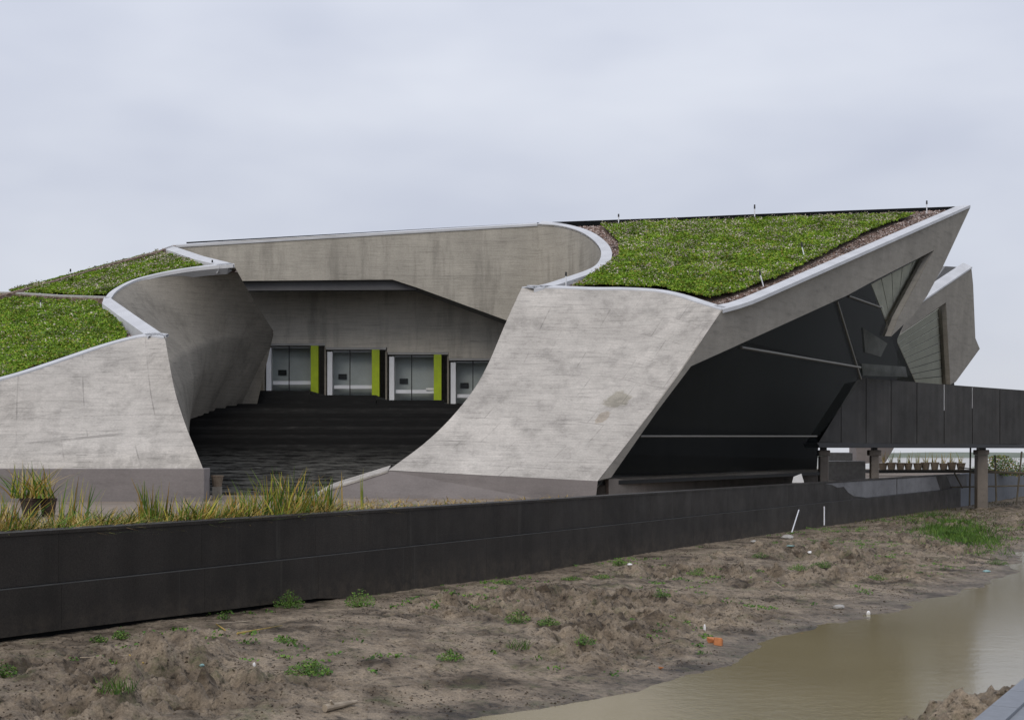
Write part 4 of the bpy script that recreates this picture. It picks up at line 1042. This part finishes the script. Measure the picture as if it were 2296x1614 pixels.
lump('plastic_scrap', 1947, 1378, (.035, .03, .05), 'paper', 'white scrap standing at the edge of the muddy water', 'litter', 13)
lump('plastic_scrap', 1580, 1414, (.02, .02, .06), 'paper', 'thin white scrap in the mud above the orange bricks', 'litter', 14)
def bar3(name, p, q, r, mat, lab, cat, n=6, r2=None):
    return tag(MB().rod(p, q, r, r2, n).build(name, M[mat]), lab, cat)
def gpt(px, py, up=0): return ground_at(px, py) + Vector((0, 0, up))
bar3('reed_stalk', gpt(532, 1425, .03), gpt(632, 1406, .03), .014, 'straw1' if 'straw1' in M else 'reed_dead', 'long golden stalk lying on the mud below the wall', 'stalk', r2=.005)
bar3('reed_stalk', gpt(485, 1405, .03), gpt(505, 1418, .03), .010, 'reed_dead', 'short golden stalk end left of the long one', 'stalk')
bar3('reed_stalk', gpt(290, 1476, .03), gpt(322, 1492, .03), .009, 'reed_dead', 'short bent golden stalk further left on the mud', 'stalk')
bar3('stick', gpt(485, 1400, .02), gpt(560, 1396, .02), .008, 'wood', 'thin dark stick on the mud above the golden stalks', 'stick')
bar3('stick', gpt(180, 1478, .02), gpt(288, 1476, .02), .007, 'wood', 'thin dark stick reaching left from the bent stalk', 'stick')
# driftwood log at the bottom
p, q = gpt(728, 1598, .05), gpt(800, 1582, .05)
lg = empty('log', tuple(p), 'weathered pale broken log lying in the mud at the bottom', 'log')
MB().rod(p, p.lerp(q, .5), .045, .035, 9).rod(p.lerp(q, .5), q, .035, .02, 9).build('trunk', M['wood'], lg); MB().rod(p.lerp(q, .3), p.lerp(q, .3) + Vector((-.03, -.1, .08)), .02, .012, 6).build('branch_stub', M['wood'], lg)
# stakes at the wall
def wp(px, py, v): u_ = wallpt(px, 0, v); w_ = UV3(u_, v, 0); return Vector((w_.x, w_.y, EYE + (HOR - py) / FPX * w_.y))
bar3('stake', wp(1774, 1197, .45), wp(1791, 1143, .2), .022, 'white', 'white stake leaning against the lower black wall', 'stake')
bar3('stake', wp(1848, 1177, .25), wp(1848, 1135, .2), .024, 'white', 'upright white stake right of the leaning one', 'stake')
# roof sprinklers
def sprinkler(plane, px, py, top, lab, lean=0, drop=.3):
    b = plane.at(px, py, drop); hh = (py - top) / FPX * b.y
    e = empty('sprinkler', tuple(b), lab, 'sprinkler', 'sprinkler stakes on the planted roofs')
    MB().rod(b, b + Vector((lean, 0, hh * .72)), .025, n=6).build('stake', M['white'], e); MB().rod(b + Vector((lean, 0, hh * .72)), b + Vector((lean * 1.2, 0, hh)), .04, .035, n=6).build('nozzle', M['dark_metal'], e)
for px, py, t_, lab, ln_ in [(1387, 503, 480, 'sprinkler stake at the back edge above the curved coping', 0), (1692, 492, 459, 'sprinkler stake at the middle of the back edge of the right roof', 0), (2078, 479, 450, 'sprinkler stake at the back edge near the pointed roof tip', 0), (1269, 643, 610, 'sprinkler stake at the left corner of the right roof beside the coping', 0), (1805, 582, 543, 'leaning sprinkler stake in the middle of the right roof', -.12), (1712, 643, 607, 'leaning sprinkler stake by the long side coping', -.12)]:
    sprinkler(RP, px, py, t_, lab, ln_, .12)
for px, py, t_, lab in [(158, 625, 603, 'short sprinkler stake on the left roof skyline'), (213, 609, 596, 'second short sprinkler stake on the left roof skyline'), (91, 692, 672, 'sprinkler stake on the lower left planted field'), (476, 603, 583, 'sprinkler stake in the corner of the left roof by the coping')]:
    sprinkler(LP, px, py, t_, lab, 0, .2)
# pots
def pot(px, py, D, w, h, lab, mat='pot', group=None, z=None, tilt=0):
    b = P(px, py, D) if z is None else Vector((P(px, py, D).x, D, z)); n = 12
    e = empty('plant_pot', tuple(b), lab, 'pot', group); V = []; F = []
    prof = [(w * .36, 0), (w * .5, h * .86), (w * .54, h * .86), (w * .54, h), (w * .44, h), (w * .42, h * .85)]
    for r_, zz in prof:
        for k in range(n): a = 6.2832 * k / n; V.append(b + Vector((r_ * math.cos(a), r_ * math.sin(a), zz)))
    for j in range(len(prof) - 1):
        for k in range(n): F.append((j * n + k, j * n + (k + 1) % n, (j + 1) * n + (k + 1) % n, (j + 1) * n + k))
    mesh_obj('pot_shell', V[:], F + [tuple(reversed(range(n)))], M[mat], e); MB().box((b.x, b.y, b.z + h * .8), (w * .62, w * .62, .03)).build('soil', M['gravel'], e)
    return e
d1 = 30.2
pot(68, 0, d1, .42, .42, 'dark brown broken pot half hidden by reeds at the left', 'rust', z=TER)
pot(108, 0, d1 + .3, .36, .40, 'second dark pot tipped beside the broken one at the left', 'rust', z=TER)
pot(487, 0, 41.6, .36, .34, 'small concrete pot standing on a stub beside the stair foot', 'pot', z=TER + .38)
MB().box((P(487, 0, 41.6).x, 41.6, TER + .19), (.24, .24, .38)).build('stone_stub', M['wall_b']); 
for o in COL.objects:
    if o.name.startswith('stone_stub'): tag(o, 'low dark stub carrying the small concrete pot by the stairs', 'block')
ORD = ['first', 'second', 'third', 'fourth', 'fifth', 'sixth', 'seventh', 'eighth', 'ninth', 'tenth']
zl = EYE + (HOR - 1053) / FPX * 84
for i in range(10):
    px = 1979 + i * 19.3
    pot(px + random.uniform(-2, 2), 1053 - i * .25, 84 + random.uniform(-.15, .15), random.uniform(.50, .58), random.uniform(.38, .46), f'{ORD[i]} from the left in the row of concrete pots under the footbridge', 'pot', 'row of pots on the ledge under the footbridge', z=zl + .001)
    x_ = P(px, 0, 84).x
    plant('reed_tuft', (x_, 84, zl + .35), f'thin yellow reeds growing in the {ORD[i]} concrete pot from the left', 'reeds', blades(12, x_, 84, zl + .36, .14, .75, .25, .02, {'reed_dead': .55, 'reed': .45}), 'reed tufts in the row of pots')
tag(MB().box((P(2060, 0, 84).x + 0.2, 84.3, zl - .09), (6.4, 1.6, .18)).build('planter_ledge', M['dim']), 'shadow-black ledge carrying the row of pots under the footbridge', 'ledge')  # near-black colour puts the shadow gap under the pots into the ledge
for x0, x1, y0, y1, D, mat, lab in [(1857, 1941, 1033, 1062, 71, 'stone', 'long pale concrete block on the terrace under the footbridge'), (1858, 1912, 1014, 1029, 73, 'stone', 'smaller concrete block stacked behind the long one'), ]:
    a_ = P(x0, y1, D); b_ = P(x1, y0, D)
    z0 = TER if lab.startswith('long') else TER
    tag(MB().box(((a_.x + b_.x) / 2, D + .5, (z0 + b_.z) / 2), (b_.x - a_.x, 1.0, b_.z - z0)).build('concrete_block', M[mat], bevel=.03), lab, 'block')
# distant sloping wall seen under the bridge
a_ = P(1925, 1026, 95); 
tag(MB().prism([P(1920, 1040, 95), P(1986, 1036, 95), P(2005, 1003, 95), P(1920, 1000, 95)], (0, 2, 0)).build('sloping_block', M['plinth']), 'pale sloping concrete end wall behind the bridge pier', 'wall')
# white sheet folded behind the black wall
e = P(1774, 1082, 52)
wb = MB(); pts = [P(1776, 1082, 52), P(1803, 1082, 52), P(1797, 1062, 52), P(1779, 1069, 52)]
tag(wb.prism(pts, (.1, .5, 0)).build('cardboard_sheet', M['paper']), 'white folded board sticking up behind the black wall', 'board')
MB().box((P(1790, 0, 52).x + .05, 52.4, (TER + pts[0].z) / 2), (.2, .2, pts[0].z - TER + .05)).build('board_prop', M['wood'], None)
for o in COL.objects:
    if o.name.startswith('board_prop'): tag(o, 'short wooden prop behind the white folded board', 'prop')
# bamboo scaffold at the right
sc_ = empty('bamboo_scaffold', tuple(UV3(58, 1.0, .1)), 'thin dark bamboo scaffold poles tied up beside the right bridge pier', 'scaffold')
def bp2(a, b, r=.045, D0=72, D1=72): MB().rod(P(*a, D0), P(*b, D1), r, n=6).build('pole', M['bamboo'], sc_)
bp2((2176, 1004), (2174, 1133)); bp2((2231, 1020), (2234, 1124)); bp2((2291, 1012), (2279, 1132)); bp2((2120, 1092), (2330, 1088), .04); bp2((2118, 1052), (2200, 1062), .035); bp2((2196, 1058), (2330, 1061), .055); bp2((2150, 1048), (2330, 1066), .03); bp2((2140, 1060), (2158, 1094), .04)
# bush at the right end of the terrace
bx = P(2242, 1045, 84); parts = {'weed': ([], []), 'brown_leaf': ([], []), 'reed_dead': ([], [])}
for i in range(2600):
    k = random.choices(['weed', 'brown_leaf', 'reed_dead'], [.6, .2, .2])[0]; V, F = parts[k]
    a = random.gauss(0, .7); h = random.random() * 1.25 * math.exp(-a * a * .7); p = Vector((bx.x + a * 1.3, bx.y + random.gauss(0, .5), TER + h)); d = Vector((random.gauss(0, 1), random.gauss(0, 1), random.gauss(0, 1))).normalized() * .06; e_ = d.orthogonal() * .5
    b = len(V); V += [p - d, p - e_, p + d, p + e_]; F.append((b, b + 1, b + 2, b + 3))
PARTNAME['reed_dead'] = 'straw_blades'
plant('bush', (bx.x, bx.y, TER), 'yellow green bush at the right behind the scaffold', 'bush', parts)
